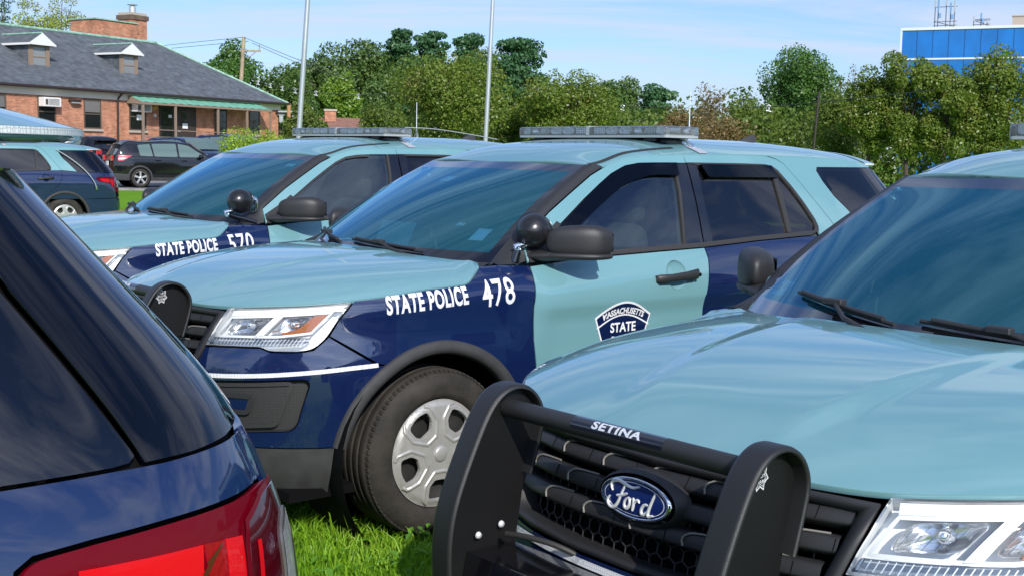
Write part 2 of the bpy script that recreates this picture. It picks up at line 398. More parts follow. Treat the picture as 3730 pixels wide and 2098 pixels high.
m_gloss = mat('gloss_black', (.006, .006, .008), .12, coat=1); m_seal = mat('rubber_seal', (.028, .027, .026), .55); m_dark = mat('shadow_black', (.004, .004, .0045), .9, spec=.1)
m_tyre = mat('tyre_rubber', (.026, .022, .018), .8, noise=(9, .55), bump=(120, .3)); m_rim = mat('silver_hubcap', (.46, .45, .43), .34, .45, noise=(30, .08)); m_steel = mat('dark_steel', (.03, .03, .03), .6, .4)
m_chrome = mat('chrome', (.85, .86, .88), .06, 1); m_white = mat('white_tape', (.78, .79, .80), .45); m_honey = None
m_silver = mat('silver_reflector', (.90, .91, .92), .28, .45); m_silver2 = mat('headlamp_housing', (.88, .89, .90), .30, .15); m_amber = mat('amber_reflector', (.36, .115, .035), .3, coat=.4)
m_gap = mat('module_divider', (.10, .11, .115), .5)
m_bowl = mat('chrome_bowl', (.80, .81, .83), .14, .9)
m_lens = glass_mat('clear_lens', (.93, .95, .96), 1.5); m_lensw = glass_mat('frosted_lens', (.90, .94, .95), 1.5, .02, base=((.80, .86, .86), .09)); m_lensg = glass_mat('grey_lens', (.55, .58, .62), 1.5, .1)
m_ws = glass_mat('windshield_glass', (.58, .86, .90), 1.9, spec=(.62, 1.0, 1.2), base=((.02, .30, .40), .14)); m_gf = glass_mat('front_door_glass', (.42, .50, .47), 2.4, spec=(.86, .93, .95)); m_gr = glass_mat('privacy_glass', (.08, .075, .085), 2.0, spec=(1.0, .93, .90))  # teal diffuse film in the windshield paints in some bright sky reflection
m_gr2 = glass_mat('rear_glass_black', (.03, .03, .035), 1.62, spec=(1.0, .97, 1.0))
m_visor = glass_mat('smoked_visor', (.10, .10, .13), 1.5)
m_red = mat('tail_lamp_red', (.125, .001, .007), .3, coat=.22, spec=.05); m_redb = mat('tail_lamp_bright_red', (.58, .004, .008), .3, coat=.2, spec=.1, bump=(500, .12), emit=None); m_redm = mat('tail_lamp_mid_red', (.26, .002, .006), .25, coat=.3, spec=.1, bump=(90, .3))
m_redd = mat('tail_lamp_dark_red', (.07, .002, .006), .12, coat=1)
m_led = mat('led_dots', (.95, .95, .97), .3); m_tray = mat('grey_tray', (.33, .36, .37), .4); m_int = mat('interior_trim', (.055, .06, .065), .7); m_seat = mat('seat_cloth', (.11, .115, .12), .9); m_blue = mat('badge_blue', (.006, .018, .11), .15, coat=1)
m_badge = mat('pale_badge_silver', (.62, .62, .64), .4)
m_pplate = mat('black_steel_plate', (.006, .006, .0065), .5, spec=.3)
m_hex = honeycomb_plastic()
m_coat = mat('powder_coat_black', (.016, .016, .017), .42, bump=(700, .2))
m_paper = mat('paper_white', (.75, .78, .74), .8); m_yellow = mat('yellow_paper', (.78, .85, .10), .8); m_cyan = mat('sticker_cyan', (.30, .72, .80), .5); m_ink = mat('ink', (.02, .02, .03), .6)
def honey_mat(name, base, line, scale):
    m = bpy.data.materials.new(name); m.use_nodes = True; nt = m.node_tree; N = nt.nodes; L = nt.links; p = N['Principled BSDF']; p.inputs['Roughness'].default_value = .35
    tc = N.new('ShaderNodeTexCoord'); v = N.new('ShaderNodeTexVoronoi'); v.feature = 'DISTANCE_TO_EDGE'; v.inputs['Scale'].default_value = scale; v.inputs['Randomness'].default_value = .25; L.new(tc.outputs['Object'], v.inputs[0])
    r = N.new('ShaderNodeValToRGB'); r.color_ramp.elements[0].position = .06; r.color_ramp.elements[1].position = .12; r.color_ramp.elements[0].color = (*line, 1); r.color_ramp.elements[1].color = (*base, 1); L.new(v.outputs[0], r.inputs[0]); L.new(r.outputs[0], p.inputs['Base Color'])
    return m
m_honey = honey_mat('honeycomb_reflective_tape', (.80, .81, .82), (.50, .52, .54), 140)
def S2(x, z): return B(u_of(x, z), z)
def uy(y, z):
    yn = np.clip(np.asarray(y, float)/Yside(0., z), 0, .9999); xn = (1-yn**NF)**(1/NF); return UF*np.arctan2(yn, xn)/(np.pi/2)
def uyr(y, z):   # rear face
    yn = np.clip(np.asarray(y, float)/Yside(XR0, z), 0, .9999); xn = (1-yn**NR)**(1/NR); return UR+(UE-UR)*np.arctan2(xn, yn)/(np.pi/2)
def UZ(l): return np.array([(float(u_of(p[0], p[1])), p[1]) for p in l])
def UYZ(l): return np.array([(float(uy(p[0], p[1])), p[1]) for p in l])
RW = -2.865; WZ = .357
def arc(cx, cz, r, a0, a1, n=24): return [(cx+r*math.cos(R(a0+(a1-a0)*i/n)), cz+r*math.sin(R(a0+(a1-a0)*i/n))) for i in range(n+1)]
D1 = [(-.557, 1.130), (-.535, 1.07), (-.512, .95), (-.515, .80), (-.537, .65), (-.56, .365)]
D2 = [(-1.677, 1.175), (-1.684, 1.12), (-1.663, .99), (-1.647, .93), (-1.646, .80), (-1.652, .365)]
D3 = [(-2.83, 1.215), (-2.815, 1.05), (-2.73, .93), (-2.58, .82)]
BT = [(-.557, 1.130), (-.80, 1.146), (-1.07, 1.158), (-1.36, 1.168), (-1.677, 1.177), (-2.08, 1.198), (-2.48, 1.212), (-2.83, 1.218)]
SEAM = [(-.557, 1.134), (-.561, 1.233), (-.769, 1.363), (-.928, 1.448), (-1.094, 1.535), (-1.217, 1.585), (-1.352, 1.622), (-1.478, 1.636), (-1.735, 1.642)]
SEAM2 = [(-1.735, 1.642), (-2.082, 1.649), (-2.36, 1.648), (-2.44, 1.643), (-2.50, 1.630), (-2.551, 1.604), (-2.614, 1.526), (-2.68, 1.435), (-2.785, 1.289), (-2.83, 1.215)]
INN = [(-.60, 1.185), (-.70, 1.240), (-.837, 1.321), (-.993, 1.415), (-1.13, 1.492), (-1.22, 1.540), (-1.31, 1.575), (-1.40, 1.589), (-1.50, 1.594), (-1.732, 1.598)]
ZH = None
hk = [(.756, .987), (.663, 1.0), (.521, 1.012), (.376, 1.026), (.20, 1.041), (.046, 1.055), (-.10, 1.062), (-.165, 1.067)]
ZH = spl([0, .3]+[float(u_of(*p)) for p in hk], [.984, .984]+[p[1] for p in hk])
uh = np.linspace(0, float(u_of(-.165, 1.067)), 60)
EDGE = np.concatenate([B(uh, ZH(uh)), S2(np.array([-.195, -.212, -.25, -.28, -.296]), np.array([1.076, 1.084, 1.105, 1.122, 1.134])), np.array([[-.343, .783, 1.140]])])
HX = -.5
eth = np.arctan2(EDGE[:, 1], EDGE[:, 0]-HX); er = np.hypot(EDGE[:, 1], EDGE[:, 0]-HX)
TC = spl([-.5, -.3, 0, .3, .6, .85], [1.185, 1.178, 1.166, 1.142, 1.104, 1.062])
def sst(t): t = np.clip(t, 0, 1); return t*t*(3-2*t)
def HOOD(x, y):
    x = np.asarray(x, float); y = np.asarray(y, float); ay = np.abs(y)
    th = np.arctan2(ay, x-HX); r = np.hypot(ay, x-HX); re = np.interp(th, eth, er); rho = r/re
    ex = HX+re*np.cos(th); ey = re*np.sin(th); ez = np.interp(th, eth, EDGE[:, 2])
    T = lambda x, y: TC(x)-.035*y*y
    z = T(x, ay)-(T(ex, ey)-ez)*rho**5.5
    yc = .235+.14*np.clip(.76-x, 0, 1.2)
    z = z+.009*sst((yc+.06-ay)/.095)*sst((.80-x)/.22)
    return np.stack([x, y, z], -1)
zs_k = spl([-3.65, -3.5, -3.2, -2.8, -2.39, -2.08, -1.735, -1.478, -1.352, -1.22, -1.09], [1.588, 1.606, 1.632, 1.647, 1.650, 1.651, 1.644, 1.638, 1.624, 1.588, 1.580])
ZRC = spl([-3.9, -3.7, -3.5, -3.2, -2.75, -2.4, -1.9, -1.5, -1.2, -1.0], [1.60, 1.640, 1.676, 1.708, 1.734, 1.738, 1.733, 1.706, 1.652, 1.572])
def ys_of(x): z = zs_k(x); return S2(x, z)[..., 1]
def ROOF(x, y):
    x = np.asarray(x, float); y = np.asarray(y, float); xs = np.clip(x, -3.6, -1.09); zs = zs_k(xs); ys = ys_of(xs)
    return np.stack([x, y, zs+(ZRC(x)-zs)*(1-np.minimum(np.abs(y)/ys, 1.1)**3.6)], -1)
def WSURF(s, t):
    s = np.asarray(s, float); t = np.asarray(t, float); q = 1-s*s
    b = np.stack([-.405+.33*q, .80*s, 1.128+.012*q], -1); e = np.stack([-1.108+.07*q, .652*s, 1.584+.006*q], -1)
    p = b+(e-b)*t[..., None]; n = np.array([.52, 0, .85]); return p+n*(.028*np.sin(np.pi*np.clip(t, 0, 1)))[..., None]
def build_wheel(root, x, side):
    w = empty('wheel'); w.parent = root; w.location = (x, .965*side, WZ); w.rotation_euler = (0, 0, 0 if side > 0 else math.pi)
    t = M(); R0 = .362
    prof = [(.236, -.01), (.246, .012), (.262, .016), (.29, .022), (.318, .016), (.338, .002), (.352, -.016), (R0-.002, -.034)]
    gx = -.034
    for k in range(4):
        prof += [(R0, gx-.004), (R0, gx-.030), (R0-.009, gx-.032), (R0-.009, gx-.041), (R0, gx-.043)]; gx -= .045
    prof += [(R0, gx-.004), (.35, gx-.03), (.30, gx-.045), (.236, gx-.02)]
    t.lathe(prof, 72); 
    for k in range(90):   # shoulder blocks
        a = 2*math.pi*k/90; rot = Matrix.Rotation(-a, 3, 'Y'); t.box((.352*math.cos(a), -.018, .352*math.sin(a)), (.004, .014, .0075), rot=rot)
    t.emit('tyre', m_tyre, w)
    h = M()
    dome = lambda p, q: np.stack([p, .004+.010*(1-(np.hypot(p, q)/.235)**2)-.012*sst((np.hypot(p, q)-.20)/.035), q], -1)
    circ = [(.233*math.cos(a), .233*math.sin(a)) for a in np.linspace(0, 2*math.pi, 73)[:-1]]; holes = []; RB = []
    for k in range(5):
        a = 2*math.pi*k/5+R(54); c, s_ = math.cos(a), math.sin(a); tr = [(.112, -.026, .010), (.140, -.052, .012), (.190, -.056, .016), (.207, 0, .05), (.190, .056, .016), (.140, .052, .012), (.112, .026, .010)]; rb = smooth_line([(.214, -.060), (.196, -.078), (.135, -.074), (.078, -.028), (.078, .028), (.135, .074), (.196, .078), (.214, .060)], 0); RB.append(np.stack([rb[:, 0]*c-rb[:, 1]*s_, rb[:, 0]*s_+rb[:, 1]*c], -1))
        pl = fillet(tr, 4); holes.append(np.stack([pl[:, 0]*c-pl[:, 1]*s_, pl[:, 0]*s_+pl[:, 1]*c], -1))
    h.panel(circ, dome, g=.014, flange=.030, holes=holes, sub=.012, cen=(0, -1, 0), skipc=False)
    for rb in RB:
        l = resample(rb, .012, False); P, Nn = surfn(dome, l, (0, -1, 0)); n_ = len(P); t_ = nrm(np.gradient(P, axis=0)); o_ = np.cross(t_, Nn); h.grid(np.array([P+o_*.010-Nn*.002, P+o_*.006+Nn*.006, P-o_*.004+Nn*.006, P-o_*.010-Nn*.004]))
    h.lathe([(.0, .026), (.020, .0255), (.030, .023), (.034, .018), (.036, .008)], 28)
    h.emit('hubcap', m_rim, w)
    d = M(); d.lathe([(.0, -.055), (.15, -.055), (.232, -.03), (.235, -.012)], 40); d.emit('wheel_disc', m_steel, w)
    return w
def superell(c, h, e=2.6, nu=28, nv=18, fn=None):
    V = []
    sp = lambda v, p: np.sign(v)*np.abs(v)**p
    for i in range(nv+1):
        a = -math.pi/2+math.pi*i/nv
        for j in range(nu):
            b = 2*math.pi*j/nu; x = sp(math.cos(a), 2/e)*sp(math.cos(b), 2/e); y = sp(math.cos(a), 2/e)*sp(math.sin(b), 2/e); z = sp(math.sin(a), 2/e)
            p = np.array([x, y, z]); p = p*h
            if fn: p = fn(p)
            V.append(p+c)
    return np.array(V).reshape(nv+1, nu, 3)
def build_suv():
    root = empty('police_suv')
    # --- dark structure behind the panels
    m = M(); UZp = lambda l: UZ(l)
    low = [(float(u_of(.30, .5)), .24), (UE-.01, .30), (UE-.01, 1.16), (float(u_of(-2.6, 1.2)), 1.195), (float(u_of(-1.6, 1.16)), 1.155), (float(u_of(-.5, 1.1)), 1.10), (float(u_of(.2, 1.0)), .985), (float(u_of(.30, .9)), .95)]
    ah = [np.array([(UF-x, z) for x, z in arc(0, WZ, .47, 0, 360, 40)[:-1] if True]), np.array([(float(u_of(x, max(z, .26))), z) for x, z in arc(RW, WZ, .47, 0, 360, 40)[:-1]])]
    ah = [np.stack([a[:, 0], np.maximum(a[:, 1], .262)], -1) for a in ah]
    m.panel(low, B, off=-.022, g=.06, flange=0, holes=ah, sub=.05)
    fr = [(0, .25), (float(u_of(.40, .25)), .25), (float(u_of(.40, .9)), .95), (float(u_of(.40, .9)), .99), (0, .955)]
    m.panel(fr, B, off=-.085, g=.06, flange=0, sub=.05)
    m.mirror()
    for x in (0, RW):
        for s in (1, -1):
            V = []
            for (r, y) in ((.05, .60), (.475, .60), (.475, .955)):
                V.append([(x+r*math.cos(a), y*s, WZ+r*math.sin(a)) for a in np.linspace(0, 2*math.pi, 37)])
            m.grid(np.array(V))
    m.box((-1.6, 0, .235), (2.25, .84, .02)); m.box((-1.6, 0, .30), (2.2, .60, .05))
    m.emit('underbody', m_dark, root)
    # --- hood
    m = M(); rear = [(-.343, .783), (-.318, .72), (-.262, .64), (-.205, .55), (-.16, .40), (-.13, .2), (-.12, 0)]
    outl = np.concatenate([EDGE[:, :2], smooth_line(rear, 2)[1:]]); outl[0, 1] = 0; outl[0, 0] += 0
    m.panel(outl, HOOD, g=.022, flange=.018, inset=.0034, sub=.018, cen=(0, 0, .5)); 
    m.mirror(); hood = m.emit('hood', m_light, root)
    # --- fender
    m = M()
    top = [(.376, 1.026), (.20, 1.041), (.046, 1.055), (-.10, 1.062), (-.165, 1.067), (-.195, 1.076), (-.212, 1.084), (-.25, 1.105), (-.28, 1.122), (-.296, 1.134)]
    pl = top+[(-.40, 1.137)]+D1+[(-.49, .355)]+arc(0, WZ, .478, 179, 57, 26)+[(.30, .765), (.484, .885), (.441, .955)]
    m.panel(pl, S2, g=.028, flange=.015, inset=.0034)
    both(m, 'fender', m_navy, root)
    # --- wheel arch trims
    for cx in (0, RW):
        m = M(); o = arc(cx, WZ, .486, 180 if cx == 0 else 176, 9 if cx == 0 else 0, 44); A = []
        for r_, off in ((.486, -.004), (.483, .010), (.474, .016), (.452, .018), (.436, .012), (.428, -.004), (.428, -.03)):
            q = np.array([(cx+(x-cx)*r_/.486, WZ+(z-WZ)*r_/.486) for x, z in o]); P, Nn = surfn(S2, q, (-1.5, 0, .7)); Nn[:, 0] *= .2; A.append(P+nrm(Nn)*off)
        m.grid(np.array(A)); both(m, 'arch_trim', m_clad, root)
    # --- bumper skin with fog-lamp recess
    m = M()
    hl_b = [(.484, .885), (.508, .862), (.544, .832), (.575, .825), (.612, .822), (.683, .822), (.708, .836), (.782, .834), (.843, .828)]
    pu = list(map(tuple, UZ([(.300, .762)]+hl_b)))+list(map(tuple, UYZ([(.490, .80), (.475, .758), (.44, .734), (.36, .728), (.2, .724), (0, .722)])))+[(0, .43)]
    pu += list(map(tuple, UZ([(.73, .43), (.478, .43)]+arc(0, WZ, .478, 10, 57, 12))))
    fog = fillet([(*UZ([(.868, .69)])[0], .02), (*UZ([(.56, .715)])[0], .04), (*UZ([(.612, .505)])[0], .04), (*UZ([(.80, .488)])[0], .03)], 5)
    m.panel(pu, B, g=.026, flange=.014, inset=.0034, holes=[fog], sub=.02, cen=(-.3, 0, .7)); m.mirror(); m.emit('front_bumper', m_navy, root)
    m = M()
    pu = [(0, .428), (0, .225)]+list(map(tuple, UZ([(.60, .215), (.470, .225), (.476, .32), (.474, .428)])))
    m.panel(pu, B, off=.004, g=.03, flange=.02, cen=(-.3, 0, .4)); m.mirror(); m.emit('lower_bumper_trim', m_clad, root)
    # fog recess
    m = M(); fu = offset_poly(fog, .001); m.panel(fu, B, off=-.030, g=.03, flange=0); 
    for hh in range(2): pass
    P0, N0 = surfn(B, resample(fog, .02), (-.3, 0, .7)); m.grid(np.array([P0+N0*-.004, P0+N0*-.031]), closed_u=True)
    inner = fillet([(*UZ([(.855, .675)])[0], .02), (*UZ([(.625, .698)])[0], .02), (*UZ([(.675, .525)])[0], .02), (*UZ([(.80, .51)])[0], .02)], 4)
    m.panel(inner, B, off=-.018, g=.02, flange=.012); m.ribbon(inner, B, .008, off=-.010, closed=True)
    fogp = both(m, 'fog_lamp_recess', m_hex, root)
    m = M(); slot = fillet([(*UZ([(.90, .645)])[0], .01), (*UZ([(.745, .640)])[0], .012), (*UZ([(.758, .575)])[0], .012), (*UZ([(.90, .575)])[0], .01)], 4)
    m.ribbon(slot, B, .010, 0, off=.000, closed=True); m.panel(slot, B, 1, off=-.006, g=.02, flange=.01)
    for o in m_pair(m, 'fog_lamp_bar', [m_plas, m_navy], root, fogp): pass
    # white tape line over the bumper
    m = M(); sl_ = UZ([(.302, .762), (.40, .757), (.497, .748), (.62, .737), (.719, .727), (.825, .716), (.87, .712)]); sl_ = np.concatenate([sl_, UYZ([(.40, .709), (.30, .708), (.15, .706), (0, .705)])])
    m.ribbon(smooth_line(sl_, 2), B, .0085, off=.0035, cen=(-.3, 0, .7)); m.mirror(); m.emit('bumper_tape', m_honey, root)
    # --- headlights
    HLO = [(.756, .984, .006), (.663, .997), (.521, 1.009), (.380, 1.023, .012), (.441, .956), (.490, .880, .03), (.544, .832, .03), (.600, .823), (.683, .823, .01), (.712, .838, .012), (.782, .836), (.843, .830, .008), (.802, .915)]
    hlp = fillet([(*UZ([p[:2]])[0], *p[2:]) for p in HLO], 4)
    c4 = UZ([(.752, .978), (.392, 1.012), (.548, .838), (.838, .836)])
    def bil(s, t): return (1-t)*((1-s)*c4[0]+s*c4[1])+t*((1-s)*c4[3]+s*c4[2])
    BL = lambda l: np.array([bil(*p) for p in l])
    m = M(); m.panel(hlp, B, off=.002, g=.03, flange=.012, inset=.003); lens = both(m, 'headlight', m_lens, root)
    m = M(); m.panel(offset_poly(hlp, .004), B, 0, off=-.060, g=.03, flange=0); P0, N0 = surfn(B, resample(offset_poly(hlp, .004), .02), (-1, 0, .7)); m.grid(np.array([P0-N0*.006, P0-N0*.060]), 0, closed_u=True)
    m.panel(BL([(.0, .0), (.98, 0), (.94, .14), (.03, .16)]), B, 1, off=-.012, g=.03, flange=.03)
    m.ribbon(BL([(.04, .19), (.90, .16), (.88, .64), (.60, .72), (.03, .72)]), B, .0045, 1, off=-.014, closed=True)
    for (a, b) in ((.10, .40), (.52, .76)):
        q = fillet([(*bil(a, .24), .02), (*bil(b, .22), .02), (*bil(b-.02, .62), .03), (*bil(a-.02, .66), .03)], 4); cc = q.mean(0); A = []
        for k, (sc, of) in enumerate(((1, -.022), (.93, -.024), (.8, -.040), (.55, -.052), (.02, -.058))):
            P, Nn = surfn(B, cc+(q-cc)*sc, (-1, 0, .7)); A.append(P+Nn*of)
        m.grid(np.array(A), 2, closed_u=True); P, Nn = surfn(B, np.array([cc]), (-1, 0, .7)); m.lathe([(0, 0), (.012, -.003), (.017, -.012), (.018, -.03)], 16, 3, 'x', P[0]-Nn[0]*.022)
    for (a, b) in ((.10, .40), (.52, .76)):
        for k in range(6):
            t = (k+.5)/6; s0 = a+(b-a)*t; m.ribbon(BL([(s0, .25), (s0-.012, .63)]), B, .0012, 5, off=-.026-.012*math.sin(math.pi*t))
    q = BL([(.43, .20), (.50, .18), (.475, .70), (.40, .72)]); m.panel(q, B, 1, off=-.010, g=.02, flange=.045)
    m.panel(fillet([(*bil(.77, .22), .01), (*bil(.875, .20), .005), (*bil(.87, .60), .005), (*bil(.62, .68), .01), (*bil(.62, .60), .0), (*bil(.74, .54), .02)], 3), B, 4, off=-.016, g=.02, flange=.02)
    hb = both(m, 'headlight_housing', [m_silver2, m_white, m_bowl, m_chrome, m_amber, m_lensg], None)
    for o, p in zip(hb, lens): o.parent = p
    m = M(); m.panel(fillet([(*bil(.01, .77), .004), (*bil(.93, .74), .02), (*bil(.90, .93), .03), (*bil(.52, .97), .0), (*bil(.50, .96), .0), (*bil(.0, .97), .004)], 3), B, 0, off=-.010, g=.02, flange=.03)
    for k in range(26): m.ribbon(BL([(.02+k*.034, .78), (.02+k*.034, .94)]), B, .0012, 1, off=-.008)
    db = both(m, 'daytime_lamp', [m_lensg, m_silver], None)
    for o, p in zip(db, lens): o.parent = p
    # --- grille
    GO = UYZ([(0, .972), (.30, .972), (.525, .968), (.508, .89), (.487, .81), (.470, .765), (.435, .741), (.35, .734), (.2, .730), (0, .728)])
    m = M(); inn = UYZ([(0, .955), (.30, .955), (.494, .951), (.480, .885), (.460, .815), (.446, .776), (.42, .757), (.34, .752), (.2, .748), (0, .746)])
    k = len(GO)
    PA, NA = surfn(B, GO, (-.3, 0, .8)); PB, NB = surfn(B, inn, (-.3, 0, .8)); idx = list(range(k))
    m.grid(np.array([PA-NA*.012, PA+NA*.004, PB+NB*.002, PB-NB*.055])); m.mirror()
    gr = m.emit('grille', m_plas, root)
    m = M(); 
    def gp(y, z, off):
        s = 1 if y >= 0 else -1; P, Nn = surfn(B, np.array([(float(uy(abs(y), z)), z)]), (-.3, 0, .8)); P = P[0]+Nn[0]*off; P[1] *= s; return P
    yy = np.linspace(-.47, .47, 41)
    for zi, z0 in enumerate((.940, .884, .828)):
        lim = (.487, .472, .452)[zi]; A = []
        for (dz, off) in ((.024, -.052), (.020, -.022), (.011, -.010), (-.011, -.008), (-.018, -.014), (-.021, -.045)):
            A.append([gp(y*lim/.47, z0+dz, off) for y in yy])
        m.grid(np.array(A), 0, flip=True)
        for k in range(7):
            y0 = -.46+.155*k+(.05 if zi == 1 else (-.02 if zi == 2 else .0))
            if abs(y0) < .13 and zi in (1,): continue
            if abs(y0) > lim-.02 or abs(y0+.08) > lim: continue
            path = [gp(y0, z0-.014, -.008), gp(y0-.006, z0, -.006), gp(y0+.004, z0+.012, -.008), gp(y0+.022, z0+.018, -.012), gp(y0+.085, z0+.021, -.022)]
            m.tube(smooth_line(path, 1), .0028, 5, 1)
            m.tube([gp(y0+.10, z0-.012, -.0078), gp(y0+.10, z0+.012, -.0095)], .0012, 4, 2)
    m.emit('grille_slats', [m_plas, mat('slat_edge_grey', (.20, .19, .175), .5), m_dark], gr)
    m = M(); a = .022
    for j in range(5):
        for i in range(-16, 17):
            cx = i*a*1.732+(j % 2)*a*.866; cz = .752+j*a*1.5
            if cz > .90: continue
            for k in range(3):
                t0 = R(90+60*k); t1 = R(150+60*k); p = [(cx+a*math.cos(t0), cz+a*math.sin(t0)), (cx+a*math.cos(t1), cz+a*math.sin(t1))]
                if max(abs(p[0][0]), abs(p[1][0])) > .45 or min(p[0][1], p[1][1]) < .738: continue
                m.tube([gp(*p[0], -.05), gp(*p[1], -.05)], .0026, 4, 0, cap=False)
    m.emit('grille_mesh', m_plas, gr)
    # oval badge
    m = M(); C0 = np.array([float(AF(.883))+.012, 0, .883]); tl = R(8)
    def bp(a, b, h): return C0+np.array([h*math.cos(tl)-b*math.sin(tl), a, h*math.sin(tl)+b*math.cos(tl)])
    def ell(sa, sb, h): sa *= .90; sb *= .92; return [bp(sa*math.cos(t), sb*math.sin(t), h) for t in np.linspace(0, 2*math.pi, 49)[:-1]]
    m.grid(np.array([ell(.145, .075, -.04), ell(.134, .066, -.006), ell(.128, .058, 0)]), 3, closed_u=True)
    m.grid(np.array([ell(.120, .051, -.004), ell(.117, .0495, .008), ell(.113, .0465, .010), ell(.109, .043, .008)]), 0, closed_u=True)
    m.grid(np.array([ell(.110, .044, .0075), ell(.08, .03, .0095), ell(.04, .015, .0105), ell(.0005, .0005, .011)]), 1, closed_u=True)
    m.grid(np.array([ell(.102, .0385, .0088), ell(.0995, .0370, .0090)]), 2, closed_u=True)
    K = .195
    st = [[(-.30, .02), (-.335, .07), (-.30, .115), (-.22, .125), (-.12, .10), (-.02, .085), (.06, .11)], [(-.13, .10), (-.17, .02), (-.21, -.08), (-.27, -.125), (-.335, -.11), (-.36, -.06), (-.33, -.03)], [(-.235, -.01), (-.15, .005), (-.09, .03)],
          [(-.07, .0), (-.115, -.03), (-.115, -.085), (-.075, -.10), (-.04, -.06), (-.045, -.015), (-.075, .0), (-.02, -.01)], [(.0, .01), (.015, -.04), (.005, -.10)], [(.01, -.045), (.04, -.005), (.075, .0), (.085, -.02)],
          [(.21, -.02), (.165, -.015), (.125, -.055), (.13, -.105), (.175, -.105), (.215, -.06)], [(.285, .09), (.245, .0), (.215, -.075), (.225, -.115), (.28, -.09)]]
    for s_ in st:
        l = smooth_line(np.array(s_), 3)*K; w = .0031
        m.tube([bp(p[0]*1.12, p[1]*1.35, .0105) for p in l], [w*(.75+.6*math.sin(math.pi*i/(len(l)-1))) for i in range(len(l))], 6, 2)
    m.emit('oval_badge', [m_chrome, m_blue, m_silver, m_plas], gr)
    # --- doors
    def door(name, low, frame, pil, glass, trim, gmat, paints, cup):
        m = M(); m.panel(low, S2, 0, g=.03, flange=.008, inset=.0034, holes=[np.array([(cup[0]-.005+.068*math.cos(a), cup[1]+.005+.068*math.sin(a)) for a in np.linspace(0, 2*math.pi, 41)[:-1]])]); m.panel(frame, S2, 1, g=.03, flange=.012, inset=.0034)
        if pil is not None: m.panel(pil, S2, 2, off=.001, g=.04, flange=.01, inset=.002)
        for t in trim: m.panel(t, S2, 3, off=.004, g=.03, flange=.012)
        d = both(m, name, paints+[m_gloss, m_seal], root)
        for gi, (gp_, mt) in enumerate(glass):
            g_ = M(); g_.panel(gp_, S2, 0, off=-.007, g=.05, flange=0)
            for o, p in zip((g_.emit('window', mt), g_.emit('window', mt, flip=True)), d): o.parent = p
        return d
    bt = lambda x0, x1, dz=0: [(x, z+dz) for x, z in BT if x1-1e-6 <= x <= x0+1e-6]
    fd_low = D1+D2[::-1]+bt(-.557, -1.677)[::-1]
    fd_fr = SEAM+INN[::-1]
    fp = [(-1.655, 1.596), (-1.732, 1.598), (-1.712, 1.42), (-1.684, 1.24), (-1.678, 1.178), (-1.548, 1.175), (-1.56, 1.22), (-1.628, 1.454)]
    fg = [(-.62, 1.142)]+INN[1:9]+[(-1.66, 1.598), (-1.625, 1.45), (-1.54, 1.165)]
    ftrim = [[(-.70, 1.143)]+[(x, z+.002) for x, z in BT[1:5]]+[(x, z+.024) for x, z in BT[1:5][::-1]]+[(-.70, 1.160)],
             INN[1:9]+[(x+.012, z-.016) for x, z in INN[1:9][::-1]], [(-1.655, 1.597), (-1.628, 1.454), (-1.548, 1.19), (-1.535, 1.19), (-1.612, 1.454), (-1.638, 1.597)]]
    fdoors = door('front_door', fd_low, fd_fr, fp, [(fg, m_gf)], ftrim, m_gf, [m_light, m_light], (-1.43, 1.047))
    rd_low = bt(-1.677, -2.83)+D3[1:]+arc(RW, WZ, .486, 74, 2, 16)+[(-2.37, .365)]+D2[::-1]
    rout = [(-1.745, 1.600), (-2.164, 1.600), (-2.38, 1.597), (-2.43, 1.588), (-2.465, 1.568), (-2.535, 1.482), (-2.592, 1.39), (-2.636, 1.30), (-2.643, 1.262), (-2.632, 1.236)]
    rd_fr = SEAM2+[(-2.80, 1.216), (-2.632, 1.213)]+rout[::-1][:-1]+[(-1.731, 1.600)]
    rp = [(-1.738, 1.598), (-1.812, 1.598), (-1.778, 1.44), (-1.750, 1.20), (-1.682, 1.182), (-1.692, 1.25), (-1.718, 1.42)]
    rin = [(-1.81, 1.588), (-2.164, 1.588), (-2.37, 1.584), (-2.42, 1.575), (-2.45, 1.556), (-2.518, 1.472), (-2.574, 1.38), (-2.614, 1.295), (-2.616, 1.262), (-2.60, 1.243), (-2.56, 1.236)]
    rtrim = [rout+[(-2.56, 1.218)]+rin[::-1], [(x, z+.002) for x, z in BT if -2.57 < x < -1.6]+[(-2.56, 1.216), (-2.56, 1.238)]+[(x, z+.024) for x, z in BT[::-1] if -2.57 < x < -1.6], [(-2.408, 1.588), (-2.440, 1.580), (-2.388, 1.236), (-2.356, 1.234)]]
    rg1 = [(-1.80, 1.592), (-2.37, 1.588), (-2.45, 1.56), (-2.575, 1.38), (-2.618, 1.27), (-2.57, 1.225), (-1.74, 1.185)]
    rdoors = door('rear_door', rd_low, rd_fr, rp, [(rg1, m_gr)], rtrim, m_gr, [m_navy, m_light], (-2.52, 1.075))
    # handles with dished pockets
    for d, (hx, hz, hs) in ((fdoors, (-1.43, 1.047, 1)), (rdoors, (-2.52, 1.075, 1))):
        m = M(); ys = lambda x, z: float(S2(x, z)[1])
        prof = [(.145, 0, .012, .016), (.13, .022, .015, .022), (.06, .034, .014, .019), (-.04, .036, .014, .021), (-.10, .032, .015, .025), (-.135, .022, .016, .026), (-.148, .0, .012, .020)]
        A = []
        for (dx, dy, ry, rz_) in prof:
            x = hx+dx; z = hz-.055*dx; y = ys(x, z)+dy; A.append([(x, y+ry*.8*math.cos(a), z+rz_*math.sin(a)) for a in np.linspace(0, 2*math.pi, 15)[:-1]])
        m.grid(np.array(A), 0, closed_u=True, flip=True)
        m.lathe([(0, .013), (.008, .013), (.010, .011)], 14, 1, 'y', (hx-.118, ys(hx-.118, hz)+.042, hz+.006))
